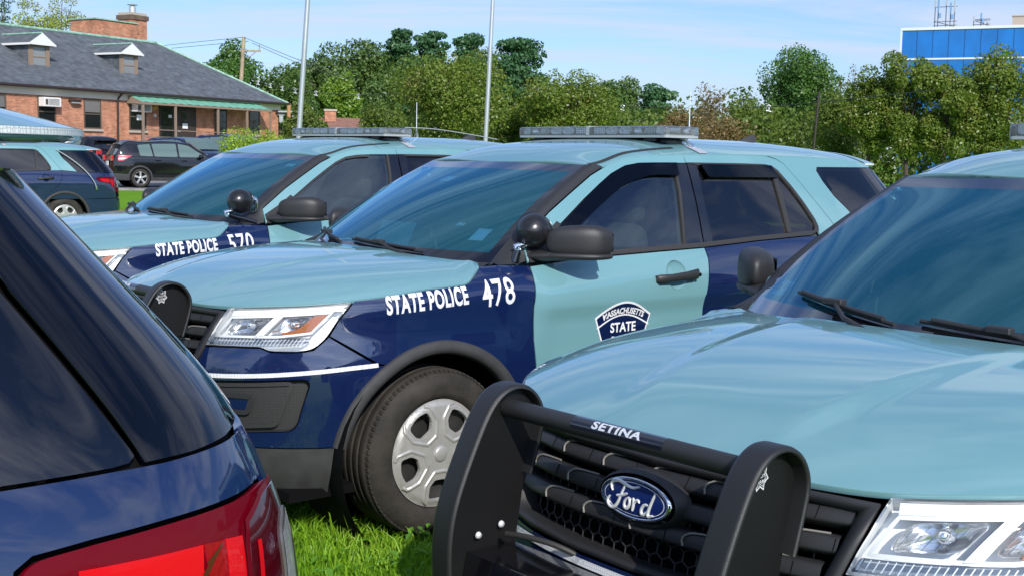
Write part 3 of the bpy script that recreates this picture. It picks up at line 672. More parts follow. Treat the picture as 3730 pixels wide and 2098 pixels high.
        q = [(hx-.005+.0705*math.cos(a), hz+.005+.0705*math.sin(a)) for a in np.linspace(0, 2*math.pi, 33)[:-1]]; A = []
        for sc, of in ((1, -.001), (.97, -.004), (.86, -.011), (.6, -.016), (.0, -.018)):
            P, Nn = surfn(S2, np.array([(hx-.005+(x-hx+.005)*sc, hz+.005+(z-hz-.005)*sc) for x, z in q]), (-1.5, 0, .7)); A.append(P+Nn*of)
        pc = M(); pc.grid(np.array(A), 0, closed_u=True, flip=False)
        for o, p in zip((m.emit('door_handle', [m_plas, m_dark]), m.emit('door_handle', [m_plas, m_dark], flip=True)), d): o.parent = p
        mt = m_light if d is fdoors else m_navy
        for o, p in zip((pc.emit('handle_cup', mt), pc.emit('handle_cup', mt, flip=True)), d): o.parent = p
    # --- rocker
    m = M(); m.panel([(-.50, .355), (-2.36, .355), (-2.36, .235), (-.50, .235)], S2, off=.006, g=.05, flange=.02); both(m, 'rocker_trim', m_clad, root)
    # --- quarter panel
    gl_ = [(-2.985, 1.355), (-2.916, 1.425), (-2.866, 1.511), (-2.852, 1.566), (-2.87, 1.583), (-3.448, 1.586), (-3.523, 1.399), (-3.594, 1.289), (-3.650, 1.196), (-3.655, 1.186), (-3.645, 1.179), (-3.62, 1.178), (-3.12, 1.192)]
    rtop = [(x, float(zs_k(x))) for x in np.linspace(-2.44, -3.50, 12)]
    up = SEAM2[3:][::-1]+rtop+[(-3.47, 1.588)]+gl_[4:5][::-1]+gl_[3::-1]+[gl_[-1]]
    up = [(-2.83, 1.219), (-2.785, 1.289), (-2.68, 1.435), (-2.614, 1.526), (-2.551, 1.604), (-2.50, 1.630), (-2.44, 1.643)]+rtop+[(-3.49, 1.59)]+[(-3.44, 1.588), (-2.87, 1.586), (-2.849, 1.566), (-2.863, 1.511), (-2.913, 1.425), (-2.982, 1.355), (-3.116, 1.194)]
    m = M(); m.panel(up, S2, 0, g=.03, flange=.014, inset=.0034)
    tlx = [(-3.47, 1.055), (-3.478, 1.083), (-3.50, 1.095), (-3.58, 1.098), (-3.683, 1.098), (-3.827, 1.095), (-3.904, 1.096)]
    TLU = list(map(tuple, UZ(tlx)))+[(float(uyr(.745, 1.055)), 1.055), (float(uyr(.70, .98)), .98), (float(uyr(.70, .80)), .80), (float(u_of(-3.93, .79)), .79)]+list(map(tuple, UZ([(-3.88, .83), (-3.82, .94), (-3.72, .985), (-3.52, 1.02)])))
    tl = fillet([(*p, .012) for p in TLU], 3)
    qb = UZ([(-2.83, 1.216), (-3.12, 1.190), (-3.62, 1.176)]); qe = float(uyr(.70, 1.0))
    quar = list(map(tuple, qb))+[(float(u_of(-3.70, 1.172)), 1.172), (float(u_of(-3.80, 1.170)), 1.170), (float(uyr(.745, 1.165)), 1.168)]+list(map(tuple, TLU[6:7]))+[tuple(p) for p in TLU[5::-1]]+[tuple(p) for p in TLU[:-5:-1]][0:4]+[(float(u_of(-3.90, .70)), .70)]+list(map(tuple, UZ([(-3.4, .69), (-2.3, .69)])))[:1]
    quar += [(float(u_of(x, z)), z) for x, z in arc(RW, WZ, .486, 44, 74, 8)]+[(float(u_of(*p)), p[1]) for p in D3[::-1][:-1]]
    m.panel(quar, B, 1, g=.03, flange=.014, inset=.0034, cen=(-2.5, 0, .7)); qp = both(m, 'quarter_panel', [m_light, m_navy], root)
    g_ = M(); g_.panel(gl_, S2, 0, off=.0, g=.05, flange=.008)
    for o, p in zip((g_.emit('quarter_window', m_gr), g_.emit('quarter_window', m_gr, flip=True)), qp): o.parent = p
    # --- rear bumper + liftgate
    m = M(); rb = [(float(u_of(x, z)), z) for x, z in arc(RW, WZ, .486, 178, 136, 12)]+[(float(u_of(-3.4, .685)), .685), (float(u_of(-3.90, .695)), .695), (UE, .70), (UE, .42), (float(u_of(-3.36, .42)), .40)]
    m.panel(rb, B, 0, off=.006, g=.04, flange=.015, inset=.002, cen=(-2.5, 0, .5)); m.panel([(float(u_of(-3.36, .40)), .40), (UE, .415), (UE, .27), (float(u_of(-3.36, .27)), .26)], B, 1, off=.008, g=.05, flange=.02, cen=(-2.5, 0, .4)); m.mirror(); m.emit('rear_bumper', [m_navy, m_clad], root)
    m = M(); lg = [(float(uyr(.735, 1.06)), 1.06), (float(uyr(.738, 1.165)), 1.165), (UE, 1.165), (UE, .705), (float(uyr(.69, .71)), .71), (float(uyr(.69, .98)), .98)]
    m.panel(lg, B, 0, off=0, g=.05, flange=.014, inset=.002, cen=(-2.5, 0, .8)); m.mirror(); lgate = m.emit('liftgate', m_navy, root)
    m = M(); rgp = [(float(u_of(-3.668, 1.175)), 1.175), (float(u_of(-3.753, 1.172)), 1.172), (float(u_of(-3.83, 1.173)), 1.173), (float(uyr(.74, 1.18)), 1.18), (float(uyr(.70, 1.19)), 1.19), (UE, 1.19), (UE, 1.55), (float(u_of(-3.56, 1.55)), 1.55), (float(u_of(-3.47, 1.578)), 1.578), (float(u_of(-3.465, 1.560)), 1.560), (float(u_of(-3.535, 1.40)), 1.40), (float(u_of(-3.605, 1.29)), 1.29)]
    m.panel(rgp, B, 0, off=.002, g=.035, flange=.012, cen=(-2.5, 0, 1.2)); m.mirror(); m.emit('rear_glass', m_gr2, lgate)
    # --- tail lamps
    m = M(); m.panel(tl, B, 0, off=.006, g=.025, flange=.02, inset=.003, cen=(-2.5, 0, .9))
    UQ = lambda l: [(float(u_of(x, z)), z) for x, z in l]
    m.panel(UQ([(-3.550, 1.069), (-3.734, 1.056), (-3.731, 1.024), (-3.74, .990), (-3.60, 1.010), (-3.552, 1.035)]), B, 1, off=.0085, g=.02, flange=.003, cen=(-2.5, 0, .9))
    m.panel(UQ([(-3.736, 1.056), (-3.806, 1.047), (-3.803, .96), (-3.742, .985)]), B, 3, off=.0088, g=.02, flange=.003, cen=(-2.5, 0, .9))
    for k in range(4): m.ribbon(UQ([(-3.737+.008*k, 1.030-.012*k), (-3.768+.005*k, 1.048-.004*k)]), B, .0016, 2, off=.0096, cen=(-2.5, 0, .9))
    m.panel(UQ([(-3.775, 1.052), (-3.808, 1.047), (-3.807, .90), (-3.775, .96)]), B, 1, off=.0098, g=.02, flange=.003, cen=(-2.5, 0, .9))
    m.panel(UQ([(-3.823, 1.062), (-3.868, 1.083), (-3.925, 1.081), (-3.938, 1.03), (-3.93, .86), (-3.84, .90), (-3.818, .97)]), B, 2, off=.0105, g=.02, flange=.003, cen=(-2.5, 0, .9))
    m.ribbon(UQ([(-3.905, 1.093), (-3.863, 1.085), (-3.820, 1.062), (-3.814, 1.03), (-3.813, .95)]), B, .004, 0, off=.012, cen=(-2.5, 0, .9))
    m.ribbon(UQ([(-3.842, 1.03), (-3.84, .93)]), B, .0045, 1, off=.012, cen=(-2.5, 0, .9))
    tls = both(m, 'tail_light', [m_red, m_redb, m_redd, m_redm], root)
    m = M(); rl = fillet([(float(u_of(-3.902, 1.02)), 1.02, .015), (float(u_of(-3.935, 1.035)), 1.045, .01), (float(uyr(.72, .88)), .88, .01), (float(u_of(-3.905, .90)), .90, .01)], 3); m.panel(rl, B, 0, off=.0145, g=.02, flange=.006, cen=(-2.5, 0, .9))
    for k in range(8): m.ribbon(UQ([(-3.906-.0042*k, 1.015+.003*k), (-3.908-.0042*k, .90)]), B, .0012, 1, off=.0155, cen=(-2.5, 0, .9))
    for o, p in zip((m.emit('reverse_lens', [m_lensw, m_silver]), m.emit('reverse_lens', [m_lensw, m_silver], flip=True)), tls): o.parent = p
    # --- roof, spoiler
    m = M(); yv = np.linspace(0, .650, 12); fe = [(-1.108+.07*(1-(y/.652)**2)-.004, y) for y in yv]; xs = np.linspace(-1.125, -3.52, 40)
    side = [(x, float(ys_of(x))) for x in xs]; ro = fe+side+[(-3.58, .45), (-3.60, 0)]
    m.panel(ro, ROOF, g=.035, flange=.016, inset=.0015, cen=(-2, 0, 0)); m.mirror()
    roof = m.emit('roof', m_light, root)
    m = M()   # black ditch strip from windshield corner
    dl = [(-1.118, .655), (-1.20, .650), (-1.32, .640), (-1.5, .630), (-1.75, .622)]; m.ribbon(smooth_line(dl, 2), ROOF, .012, off=.003, cen=(-2, 0, 0)); both(m, 'roof_ditch_strip', m_seal, None)
    for o in bpy.data.objects:
        if o.name.startswith('roof_ditch_strip') and o.parent is None: o.parent = roof
    m = M(); tr_ = smooth_line([(-3.8679, 0.0), (-3.8529, 0.22), (-3.8013, 0.3862), (-3.7317, 0.4924), (-3.6486, 0.569), (-3.5324, 0.6343), (-3.4062, 0.6637)], 3); n_ = len(tr_); ld = [(-3.40, .64*i/(n_-1)) for i in range(n_)]
    L0 = ROOF(np.array(ld)[:, 0], np.array(ld)[:, 1]); T0 = np.concatenate([tr_, np.full((n_, 1), 1.616)], 1); A = []
    for t in np.linspace(0, 1, 9):
        p = L0+(T0-L0)*t; p[:, 2] = L0[:, 2]+.003+(T0[:, 2]-L0[:, 2]-.003)*t**1.6; A.append(p)
    m.grid(np.array(A), 0, flip=False); O = nrm(np.concatenate([np.stack([-np.gradient(tr_[:, 1]), np.gradient(tr_[:, 0])], -1)*1, np.zeros((n_, 1))], 1))
    T1 = T0+[0, 0, -.003]; T1[:, :2] -= 0; e1 = T0.copy(); e1[:, 2] -= .015; e2 = e1.copy(); e2[:, 2] -= .008; e2[:, 0] += .012; e2[:, 1] *= .985; e3 = e2.copy(); e3[:, 0] += .20; e3[:, 1] *= .93
    m.grid(np.array([T0, e1, e2, e3]), 0); m.mirror(); spo = m.emit('spoiler', m_light, root)
    m = M(); cs = T0.copy(); ctr = np.array([-3.4, 0, 0]); dd = nrm((T0-ctr)*[1, 1, 0])*.0025; m.grid(np.array([T0+dd+[0, 0, -.001], e1+dd+[0, 0, .003]])); m.mirror(); m.emit('spoiler_tape', m_honey, spo)
    # --- windshield, pillars, cowl
    m = M(); S_, T_ = np.meshgrid(np.linspace(-.985, .985, 49), np.linspace(.005, .998, 33), indexing='ij'); G = WSURF(S_, T_); a, b = S_.shape; Nn = surfn(WSURF, np.stack([S_.ravel(), T_.ravel()], -1), (-1.5, 0, .5))[1]
    F0 = []; F1 = []
    for i in range(a-1):
        for j in range(b-1):
            q = [i*b+j, (i+1)*b+j, (i+1)*b+j+1, i*b+j+1]; edge = i < 1 or i > a-3 or j < 3 or j > b-5; (F1 if edge else F0).append(q)
    k0 = m.k; m.add(G, F0, 0, Nn); m.add(G, F1, 1, Nn); m.emit('windshield', [m_ws, m_gloss], root)
    m = M(); fe2 = np.array([WSURF(np.array(.985), np.array(t)) for t in np.linspace(0, 1, 20)]); 
    outp = resample(np.array([(-.40, 1.137), (-.50, 1.137), (-.557, 1.150), (-.562, 1.236), (-.769, 1.366), (-.928, 1.451), (-1.094, 1.538), (-1.19, 1.578)]), .02, False); cum = np.concatenate([[0], np.cumsum(np.linalg.norm(np.diff(outp, axis=0), axis=1))]); oq = np.stack([np.interp(np.linspace(0, cum[-1], 20), cum, outp[:, i]) for i in (0, 1)], -1)
    oP, oN = surfn(S2, oq, (-1.5, 0, .7)); oP = oP-oN*.004; mid = (fe2+oP)/2+nrm(oN+np.array([.5, 0, .6]))*.014
    m.grid(np.array([fe2, fe2*.7+oP*.3+oN*.010, mid, oP*.7+fe2*.3+oN*.010, oP])); both(m, 'pillar_trim', m_plas, root)
    m = M(); sail = [(-.566, 1.138), (-.566, 1.195), (-.70, 1.262), (-.79, 1.318), (-.815, 1.30), (-.825, 1.155), (-.75, 1.147)]; m.panel(sail, S2, off=.006, g=.03, flange=.014)
    both(m, 'mirror_base', m_plas, root)
    m = M(); rr = smooth_line(rear, 2); n_ = len(rr); hp = HOOD(rr[:, 0], rr[:, 1]); hp[:, 2] -= .012; hp[:, 0] += .03; hp[0, 1] = min(hp[0, 1], .80); sv = np.interp(np.linspace(0, 1, n_), [0, 1], [.985, 0]); wp_ = WSURF(sv, np.full(n_, .012)); wp_[:, 2] += .004
    mp_ = (hp+wp_)/2; mp_[:, 2] -= .012; m.grid(np.array([hp, mp_, wp_]), flip=True); m.mirror(); m.emit('cowl', m_plas, root)
    # wipers
    m = M()
    def wsn(s, t, h): P, Nn = surfn(WSURF, np.array([(s, t)]), (-1.5, 0, .5)); return P[0]+Nn[0]*h
    for (s0, t0, s1, t1, ps, pt) in ((.62, .055, .02, .105, .36, -.02), (-.06, .075, -.66, .15, -.28, -.03)):
        m = M(); m.tube([wsn(s0+(s1-s0)*k, t0+(t1-t0)*k, .012) for k in np.linspace(0, 1, 12)], .0065, 6); m.tube([wsn(s0+(s1-s0)*k, t0+(t1-t0)*k, .022) for k in np.linspace(.08, .92, 10)], .008, 6)
        mx, my = s0+(s1-s0)*.52, t0+(t1-t0)*.52; c = wsn(mx, my, .03); m.box(c, (.016, .035, .010), bev=.004)
        arm_end = wsn(s0+.08 if s0 > 0 else s0+.10, -.03, .012); m.tube([c, wsn(mx*.6+s0*.4, my*.3+.01, .035), arm_end], [.007, .008, .010], 6); m.emit('wiper', m_plas, root)
    # --- mirrors
    m = M()
    def mf(p): 
        q = p.copy(); k = p[1]/.115; q[2] *= (1.0 if p[2] > 0 else .92)*(1+.10*k); q[0] *= 1-.10*max(0, k); q[0] -= .72*p[1]; return q
    MC = np.array([-.738, 1.020, 1.236])
    m.grid(superell(MC, np.array([.080, .108, .078]), 3.0, 32, 20, mf), 0, closed_u=True)
    m.grid(superell(MC-[0, 0, .062], np.array([.083, .108, .018]), 3.0, 32, 10, lambda p: np.array([p[0]*(1-.10*max(0, p[1]/.115))-.72*p[1], p[1], p[2]])), 0, closed_u=True)
    A = []
    for (x, y, z, rx, rz_) in ((-.635, .845, 1.166, .075, .028), (-.645, .90, 1.170, .07, .026), (-.685, .97, 1.175, .058, .024), (-.735, 1.03, 1.178, .052, .022)):
        A.append([(x+rx*math.cos(a), y, z+rz_*math.sin(a)) for a in np.linspace(0, 2*math.pi, 17)[:-1]])
    m.grid(np.array(A), 0, closed_u=True); mir = both(m, 'side_mirror', m_plas, root)
    g_ = M(); Pm = [tuple(MC+np.array([-.0775-.72*y_, y_, z_])) for y_, z_ in ((-.085, .045), (.080, .045), (.080, -.042), (-.085, -.042))]; g_.add(Pm, [[0, 1, 2, 3]])
    for o, p in zip((g_.emit('mirror_glass', m_chrome), g_.emit('mirror_glass', m_chrome, flip=True)), mir): o.parent = p
    # --- wheels
    for x in (0, RW):
        for s in (1, -1): build_wheel(root, x, s)
    # --- lightbar
    lb = empty('lightbar'); lb.parent = root; lb.location = (-1.85, 0, 1.731)
    hw = .605; hd = .13
    pl_ = fillet([(hd, hw, .022), (-hd, hw, .022), (-hd, -hw, .022), (hd, -hw, .022)], 5)
    m = M(); m.prism(pl_, 0, .012, axis='z'); m.emit('lightbar_tray', m_tray, lb)
    m = M(); A = []
    for sc, z in ((1.0, .012), (1.003, .018), (1.002, .045), (.998, .055), (.988, .060), (.93, .062), (.4, .063), (.0, .063)):
        A.append([(p[0]*(1-(1-sc)*3) if sc > .8 else p[0]*.7*sc/.9, p[1]*(1-(1-sc)*.7) if sc > .8 else p[1]*.93*sc/.9, z) for p in pl_])
    m.grid(np.array(A), 0, closed_u=True); m.emit('lightbar_lens', m_lensw, lb)
    m = M(); m.prism(fillet([(.115, .59, .02), (-.115, .59, .02), (-.115, -.59, .02), (.115, -.59, .02)], 4), .013, .017, 3, axis='z')
    for fs in (1, -1):
        for s in (1, -1):
            for (y0, y1, kind) in ((.025, .125, 'led'), (.133, .228, 'ref'), (.236, .33, 'ref'), (.345, .505, 'long'), (.515, .575, 'end')):
                yc = s*(y0+y1)/2; w = (y1-y0)/2
                if kind == 'led':
                    m.box((fs*.094, yc, .036), (.012, w, .018), 3)
                    for iy in range(6):
                        for iz in range(3): m.lathe([(0, .004), (.0045, .003), (.006, 0)], 8, 1, 'x', (fs*.107+(0 if fs > 0 else -.004), yc-w+.012+iy*(2*w-.024)/5, .026+iz*.012))
                else:
                    A = []
                    for (sc, dx) in ((1, .113), (.85, .106), (.5, .08), (.1, .065)):
                        A.append([(fs*dx, yc+w*sc*(math.copysign(abs(math.cos(a))**.5, math.cos(a))), .039+.020*sc*(math.copysign(abs(math.sin(a))**.6, math.sin(a)))) for a in np.linspace(0, 2*math.pi, 21)[:-1]])
                    m.grid(np.array(A), 0, closed_u=True, flip=(fs < 0)); 
                    if kind == 'ref': m.lathe([(0, .0), (.010, -.003), (.014, -.02)] if fs > 0 else [(0, 0), (.010, .003), (.014, .02)], 12, 1, 'x', (fs*.096, yc+s*(-.02), .040))
                    if kind == 'long':
                        m.tube([(fs*.116, yc+w*.92*(math.copysign(abs(math.cos(a))**.4, math.cos(a))), .039+.017*(math.copysign(abs(math.sin(a))**.5, math.sin(a)))) for a in np.linspace(0, 2*math.pi, 25)], .0022, 5, 3, cap=False)
                        if fs > 0: m.prism([(yc-.018, .053), (yc+.018, .053), (yc, .024)], .119, .121, 2, axis='x')
    m.box((0, 0, .038), (.1325, .012, .026), 3)
    for s in (1, -1):
        for yv in (.013, .129, .232, .337, .510, .582):
            for fs in (1, -1): m.box((fs*.098, s*yv, .036), (.014, .0028, .020), 4)
    m.emit('lightbar_modules', [m_silver, m_led, m_clad, m_tray, m_gap], lb)
    for s in (1, -1):
        m = M(); m.box((0, s*.45, -.012), (.105, .045, .016), 0, bev=.01); m.box((.02, s*.54, -.020), (.06, .03, .012), 0, bev=.008)
        m.tube([(-.03, s*.55, .0), (-.035, s*.60, -.016), (-.04, s*.645, -.050)], .010, 8, 1)
        m.emit('lightbar_mount', [m_plas, m_chrome], lb)
    m_strap = mat('strap_silver', (.62, .62, .66), .4, .5)
    for s in (1, -1):
        m = M(); A = []
        for x in (-1.86, -1.925):
            row = []
            for k in np.linspace(0, 1, 8):
                y = .60+(float(ys_of(x))-.002-.60)*k; row.append(ROOF(np.array(x), np.array(y))+np.array([0, .002, .004]))
            A.append(row)
        m.grid(np.array(A)*[1, s, 1]-[-1.85, 0, 1.731], flip=(s > 0)); m.emit('lightbar_strap', m_strap, lb)
    # --- aerials
    m = M(); x, y = -2.36, .18; z = float(ROOF(np.array(x), np.array(y))[2]); m.tube([(x, y, z-.005), (x, y, z+.03)], [.018, .012], 10, 1); m.tube([(x, y, z+.03), (x, y, z+.075)], .006, 8, 1); m.tube([(x, y, z+.07), (x, y, z+.27)], [.0035, .0025], 6, 0); m.emit('whip_aerial', [m_silver, m_chrome], root)
    m = M(); x, y = -2.95, .12; z = float(ROOF(np.array(x), np.array(y))[2])-.006; A = []
    for h, l0, l1, w in ((0, .10, -.085, .035), (.02, .07, -.083, .022), (.04, .02, -.08, .012), (.055, -.025, -.078, .006), (.058, -.05, -.076, .001)):
        A.append([(x+(l0+l1)/2+(l0-l1)/2*math.cos(a), y+w*math.sin(a), z+h) for a in np.linspace(0, 2*math.pi, 17)[:-1]])
    m.grid(np.array(A), closed_u=True); m.emit('fin_aerial', m_clad, root)
    # --- push bumper
    pb = empty('push_bumper'); pb.parent = root
    prof = smooth_line([(1.10, .40), (1.14, .55), (1.155, .68), (1.148, .78), (1.118, .87), (1.055, 1.005), (1.015, 1.062), (.965, 1.086), (.915, 1.078), (.880, 1.045), (.865, 1.0), (.880, .94), (.905, .862)], 3)
    T = nrm(np.gradient(prof, axis=0)); Nf = np.stack([T[:, 1], -T[:, 0]], -1)
    for s in (1, -1):
        m = M(); A = []
        for (y, o) in ((.360, -.004), (.362, .003), (.371, .006), (.419, .006), (.428, .003), (.430, -.004), (.424, -.008), (.366, -.008)):
            q = prof+Nf*(-o if False else o); A.append(np.stack([q[:, 0], np.full(len(q), y*s), q[:, 1]], -1))
        m.grid(np.array(A+[A[0]]), 0, flip=(s < 0)); 
        plate = [tuple(p) for p in prof]+[(.93, .70), (.95, .40)]; m.prism(plate, -.388*s, -.396*s, 1, axis='y')
        o = m.emit('push_bumper_upright', [m_coat, m_pplate], pb)
        b = M()   # seven-pointed star badge on the outer face
        cx, cz = .985, 1.030; star = []
        for k in range(14):
            a = R(90)+2*math.pi*k/14; r = .033 if k % 2 == 0 else .022; star.append((cx+r*.78*math.cos(a), cz+r*math.sin(a)))
        st2 = [(cx+(x-cx)*.86, cz+(z-cz)*.86) for x, z in star]; n_ = len(star); yb_ = .3975*s
        b.add([(x, yb_, z) for x, z in star]+[(x, yb_, z) for x, z in st2], [[i, (i+1) % n_, n_+(i+1) % n_, n_+i] if s > 0 else [i, n_+i, n_+(i+1) % n_, (i+1) % n_] for i in range(n_)])
        st3 = [(cx+(x-cx)*.74, cz+(z-cz)*.74) for x, z in star]; st4 = [(cx+(x-cx)*.68, cz+(z-cz)*.68) for x, z in star]
        b.add([(x, yb_, z) for x, z in st3]+[(x, yb_, z) for x, z in st4], [[i, (i+1) % n_, n_+(i+1) % n_, n_+i] for i in range(n_)])
        for wi, (wd, dz) in enumerate((('THE', .010), ('BODY', -.001), ('GUARD', -.012))):
            text_on(b, wd, lambda V, dz=dz: (np.stack([cx-V[:, 0]*s, np.full(len(V), yb_), cz+dz-.003+V[:, 1]], -1), np.tile([0, s, 0.], (len(V), 1))), size=.0105, align='CENTER', bold=.0001)
        b.emit('star_badge', m_badge, o)
    m = M(); m.tube([(.985-.02, -.385, 1.030), (.965, 0, 1.030), (.965, .385, 1.030)], .0225, 24); tb = m.emit('push_bumper_tube', m_plas, pb)
    m = M(); c0 = np.array([.965, 0, 1.030]); rr_ = .0232
    def on_tube(V, r=rr_, base=R(24)):
        a = base+V[:, 1]/r; n3 = np.stack([np.cos(a), np.zeros(len(V)), np.sin(a)], -1); return c0+n3*r+np.stack([np.zeros(len(V)), V[:, 0], np.zeros(len(V))], -1), n3
    text_on(m, 'SETINA', on_tube, sub=3, size=.028, sx=1.5, align='CENTER', bold=.0010, spacing=1.10); m.emit('maker_lettering', m_silver, tb)
    m = M(); yy_ = np.linspace(-.14, .14, 9); A = []
    for v in np.linspace(-.010, .034, 9): P, _ = on_tube(np.stack([yy_, np.full(9, v)], -1), .0228); A.append(P)
    m.grid(np.array(A), flip=True); m.emit('maker_sticker', m_gloss, tb)
    m = M(); m.box((1.01, 0, .690), (.07, .385, .005)); m.box((1.085, 0, .655), (.006, .385, .040), rot=Matrix.Rotation(R(-12), 3, 'Y')); m.box((1.07, 0, .50), (.03, .385, .06), bev=.01); m.box((.90, 0, .46), (.12, .33, .03)); m.emit('push_bumper_shelf', m_gloss, pb)
    for (x, y, z) in ((1.06, -.372, .735), (.99, -.372, .750), (1.06, .372, .735), (.99, .372, .750)): m = M(); m.lathe([(0, .006), (.007, .005), (.009, .0)], 10, 0, 'y', (x, y, z) if y < 0 else (x, y-.006, z)); m.emit('bolt_head', m_silver, pb)
    m = M(); m.tube(smooth_line([(1.00, -.34, .735), (.99, -.28, .742), (.96, -.20, .735), (.91, -.15, .70), (.88, -.12, .69)], 3), .0075, 8); m.emit('cable_loom', m_seal, pb)
    # --- interior
    it = empty('cabin'); it.parent = root
    m = M(); A = []
    for (x, z, w) in ((-.16, 1.085, .70), (-.35, 1.105, .74), (-.55, 1.10, .76), (-.72, 1.075, .77), (-.80, 1.02, .77), (-.80, .75, .77), (-.75, .45, .77)): A.append([(x-(.18*(abs(s)**2) if x > -.5 else 0), w*s, z-.03*s*s) for s in np.linspace(-1, 1, 15)])
    m.grid(np.array(A), flip=True); m.box((-.90, -.05, .80), (.25, .14, .03), bev=.01); m.emit('dashboard', m_int, it)
    m = M()
    for a0 in np.linspace(0, 2*math.pi, 25)[:-1]: pass
    cw = np.array([-.93, .38, 1.03]); ax1 = np.array([0, 1, 0.]); ax2 = np.array([-.42, 0, .9])
    m.tube([cw+ax1*.185*math.cos(a)+ax2*.185*math.sin(a) for a in np.linspace(0, 2*math.pi, 33)], .015, 8, cap=False); m.box(cw, (.03, .06, .05), bev=.01); m.tube([cw, cw+[.2, 0, -.08]], .03, 8); m.tube([cw+ax1*-.18, cw+ax1*.18], .014, 6); m.emit('steering_wheel', m_int, it)
    def seat(x, y, w, h=1.26):
        m = M(); m.grid(superell(np.array([x+.25, y, .68]), np.array([.29, w, .11]), 4, 20, 12), closed_u=True)
        sh = lambda p: np.array([p[0]-.28*(p[2]), p[1], p[2]]); m.grid(superell(np.array([x-.08, y, .95]), np.array([.09, w*.97, .33]), 4, 20, 14, sh), closed_u=True); return m
    for y in (.38, -.38):
        m = seat(-1.42, y, .25); m.grid(superell(np.array([-1.64, y, 1.36]), np.array([.06, .14, .10]), 3.5, 16, 10), closed_u=True); m.tube([(-1.62, y-.05, 1.2), (-1.635, y-.05, 1.36)], .008, 6); m.tube([(-1.62, y+.05, 1.2), (-1.635, y+.05, 1.36)], .008, 6); m.emit('seat', m_seat, it)
    m = seat(-2.55, 0, .66); m.emit('rear_seat', m_seat, it)
    m = M(); m.box((-1.84, 0, .85), (.015, .72, .30)); m.box((-1.86, 0, 1.52), (.015, .62, .02)); m.box((-1.85, 0, 1.16), (.012, .70, .02))
    for s in (-1, 0, 1): m.box((-1.855, s*.62, 1.32), (.012, .018, .22))
    for k in range(16): m.box((-1.855, -.58+k*.077, 1.32), (.004, .003, .20))
    m.emit('partition', m_int, it)
    m = M(); m.box((-.98, -.04, 1.10), (.02, .14, .10), rot=Matrix.Rotation(R(-20), 3, 'Y'), bev=.008); m.tube([(-.95, -.05, .82), (-.97, -.05, 1.04)], .018, 8); m.emit('computer_mount', m_int, it)
    m = M(); A = []
    for x in np.linspace(-1.10, -3.45, 14): A.append([ROOF(np.array(x), np.array(y*float(ys_of(x))*.93))-[0, 0, .05] for y in np.linspace(-1, 1, 13)])
    m.grid(np.array(A), flip=True); m.emit('headliner', m_int, it)
    gaps = [np.array([(-.86, 1.19), (-1.13, 1.46), (-1.25, 1.535), (-1.42, 1.575), (-1.63, 1.58), (-1.60, 1.45), (-1.52, 1.19)]), np.array([(-1.84, 1.58), (-2.36, 1.575), (-2.44, 1.54), (-2.55, 1.38), (-2.58, 1.26), (-1.79, 1.215)]), np.array([(-2.90, 1.57), (-3.42, 1.57), (-3.48, 1.42), (-3.58, 1.22), (-3.16, 1.215), (-2.95, 1.42)])]
    m2 = M(); m2.panel([(-.70, 1.19), (-1.14, 1.50), (-1.30, 1.60), (-1.50, 1.622), (-2.4, 1.635), (-3.47, 1.60), (-3.66, 1.20), (-3.0, 1.17), (-1.7, 1.15), (-.70, 1.13)], S2, off=-.027, g=.06, flange=0, holes=gaps); m2.mirror(); m2.emit('pillar_lining', m_int, it)
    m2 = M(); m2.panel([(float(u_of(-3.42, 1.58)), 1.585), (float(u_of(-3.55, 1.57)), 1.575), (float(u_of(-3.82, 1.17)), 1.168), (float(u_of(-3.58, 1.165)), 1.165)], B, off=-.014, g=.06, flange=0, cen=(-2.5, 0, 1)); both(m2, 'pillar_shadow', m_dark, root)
    m = M(); m.grid(superell(np.array([-.96, .0, 1.44]), np.array([.02, .12, .035]), 3, 16, 10), closed_u=True); m.tube([(-.90, 0, 1.515), (-.95, 0, 1.455)], .008, 6); m.emit('rear_view_mirror', m_int, it)
    m = M(); m.box((-2.0, 0, .42), (1.75, .78, .01)); m.box((-3.55, 0, .8), (.01, .8, .38)); m.emit('cabin_floor', m_int, it)
    m = M()   # door cards
    m.panel([(-.60, 1.13), (-2.60, 1.17), (-2.60, .45), (-.60, .45)], S2, off=-.06, g=.08, flange=0); m.mirror(); m.emit('door_cards', m_int, it)
    return root
def m_pair(m, name, mats, root, parents):
    r = (m.emit(name, mats), m.emit(name, mats, flip=True))
    for o, p in zip(r, parents): o.parent = p
    return r
# ------------------------------------------------------------------ ground
_f, _p, _r, _h = 4517.72, R(6.0327), R(1.0524), 1.617
def wp(px, py, d):
    "point at depth d (metres along +Y) seen at photo pixel (px, py): used to place background things at their real distance"
    X = (px-1865)/_f; Y = (1049-py)/_f; x = X*math.cos(_r)-Y*math.sin(_r); u = X*math.sin(_r)+Y*math.cos(_r)
    v = Vector((x, math.cos(_p)+u*math.sin(_p), -math.sin(_p)+u*math.cos(_p))); v *= d/v.y; return v+Vector((0, 0, _h))
BUMP = [(-2.35, 4.7, .0), (2.4, 4.5, -.0128), (-1.2, 9.6, .017), (-2.7, .85, .0327), (-9.9, 22.8, -.0056)]
def gh(x, y):
    x = np.asarray(x, float); y = np.asarray(y, float)
    z = .25*sst((y-28)/14)+.95*sst((y-44)/28)*sst((20-x)/25)
    w = 0; s = 0
    for (bx, by, bz) in BUMP: k = np.exp(-((x-bx)**2+(y-by)**2)/3.0); s = s+k*bz
    return z+s*.9
gm_ = bpy.data.materials.new('lawn'); gm_.use_nodes = True
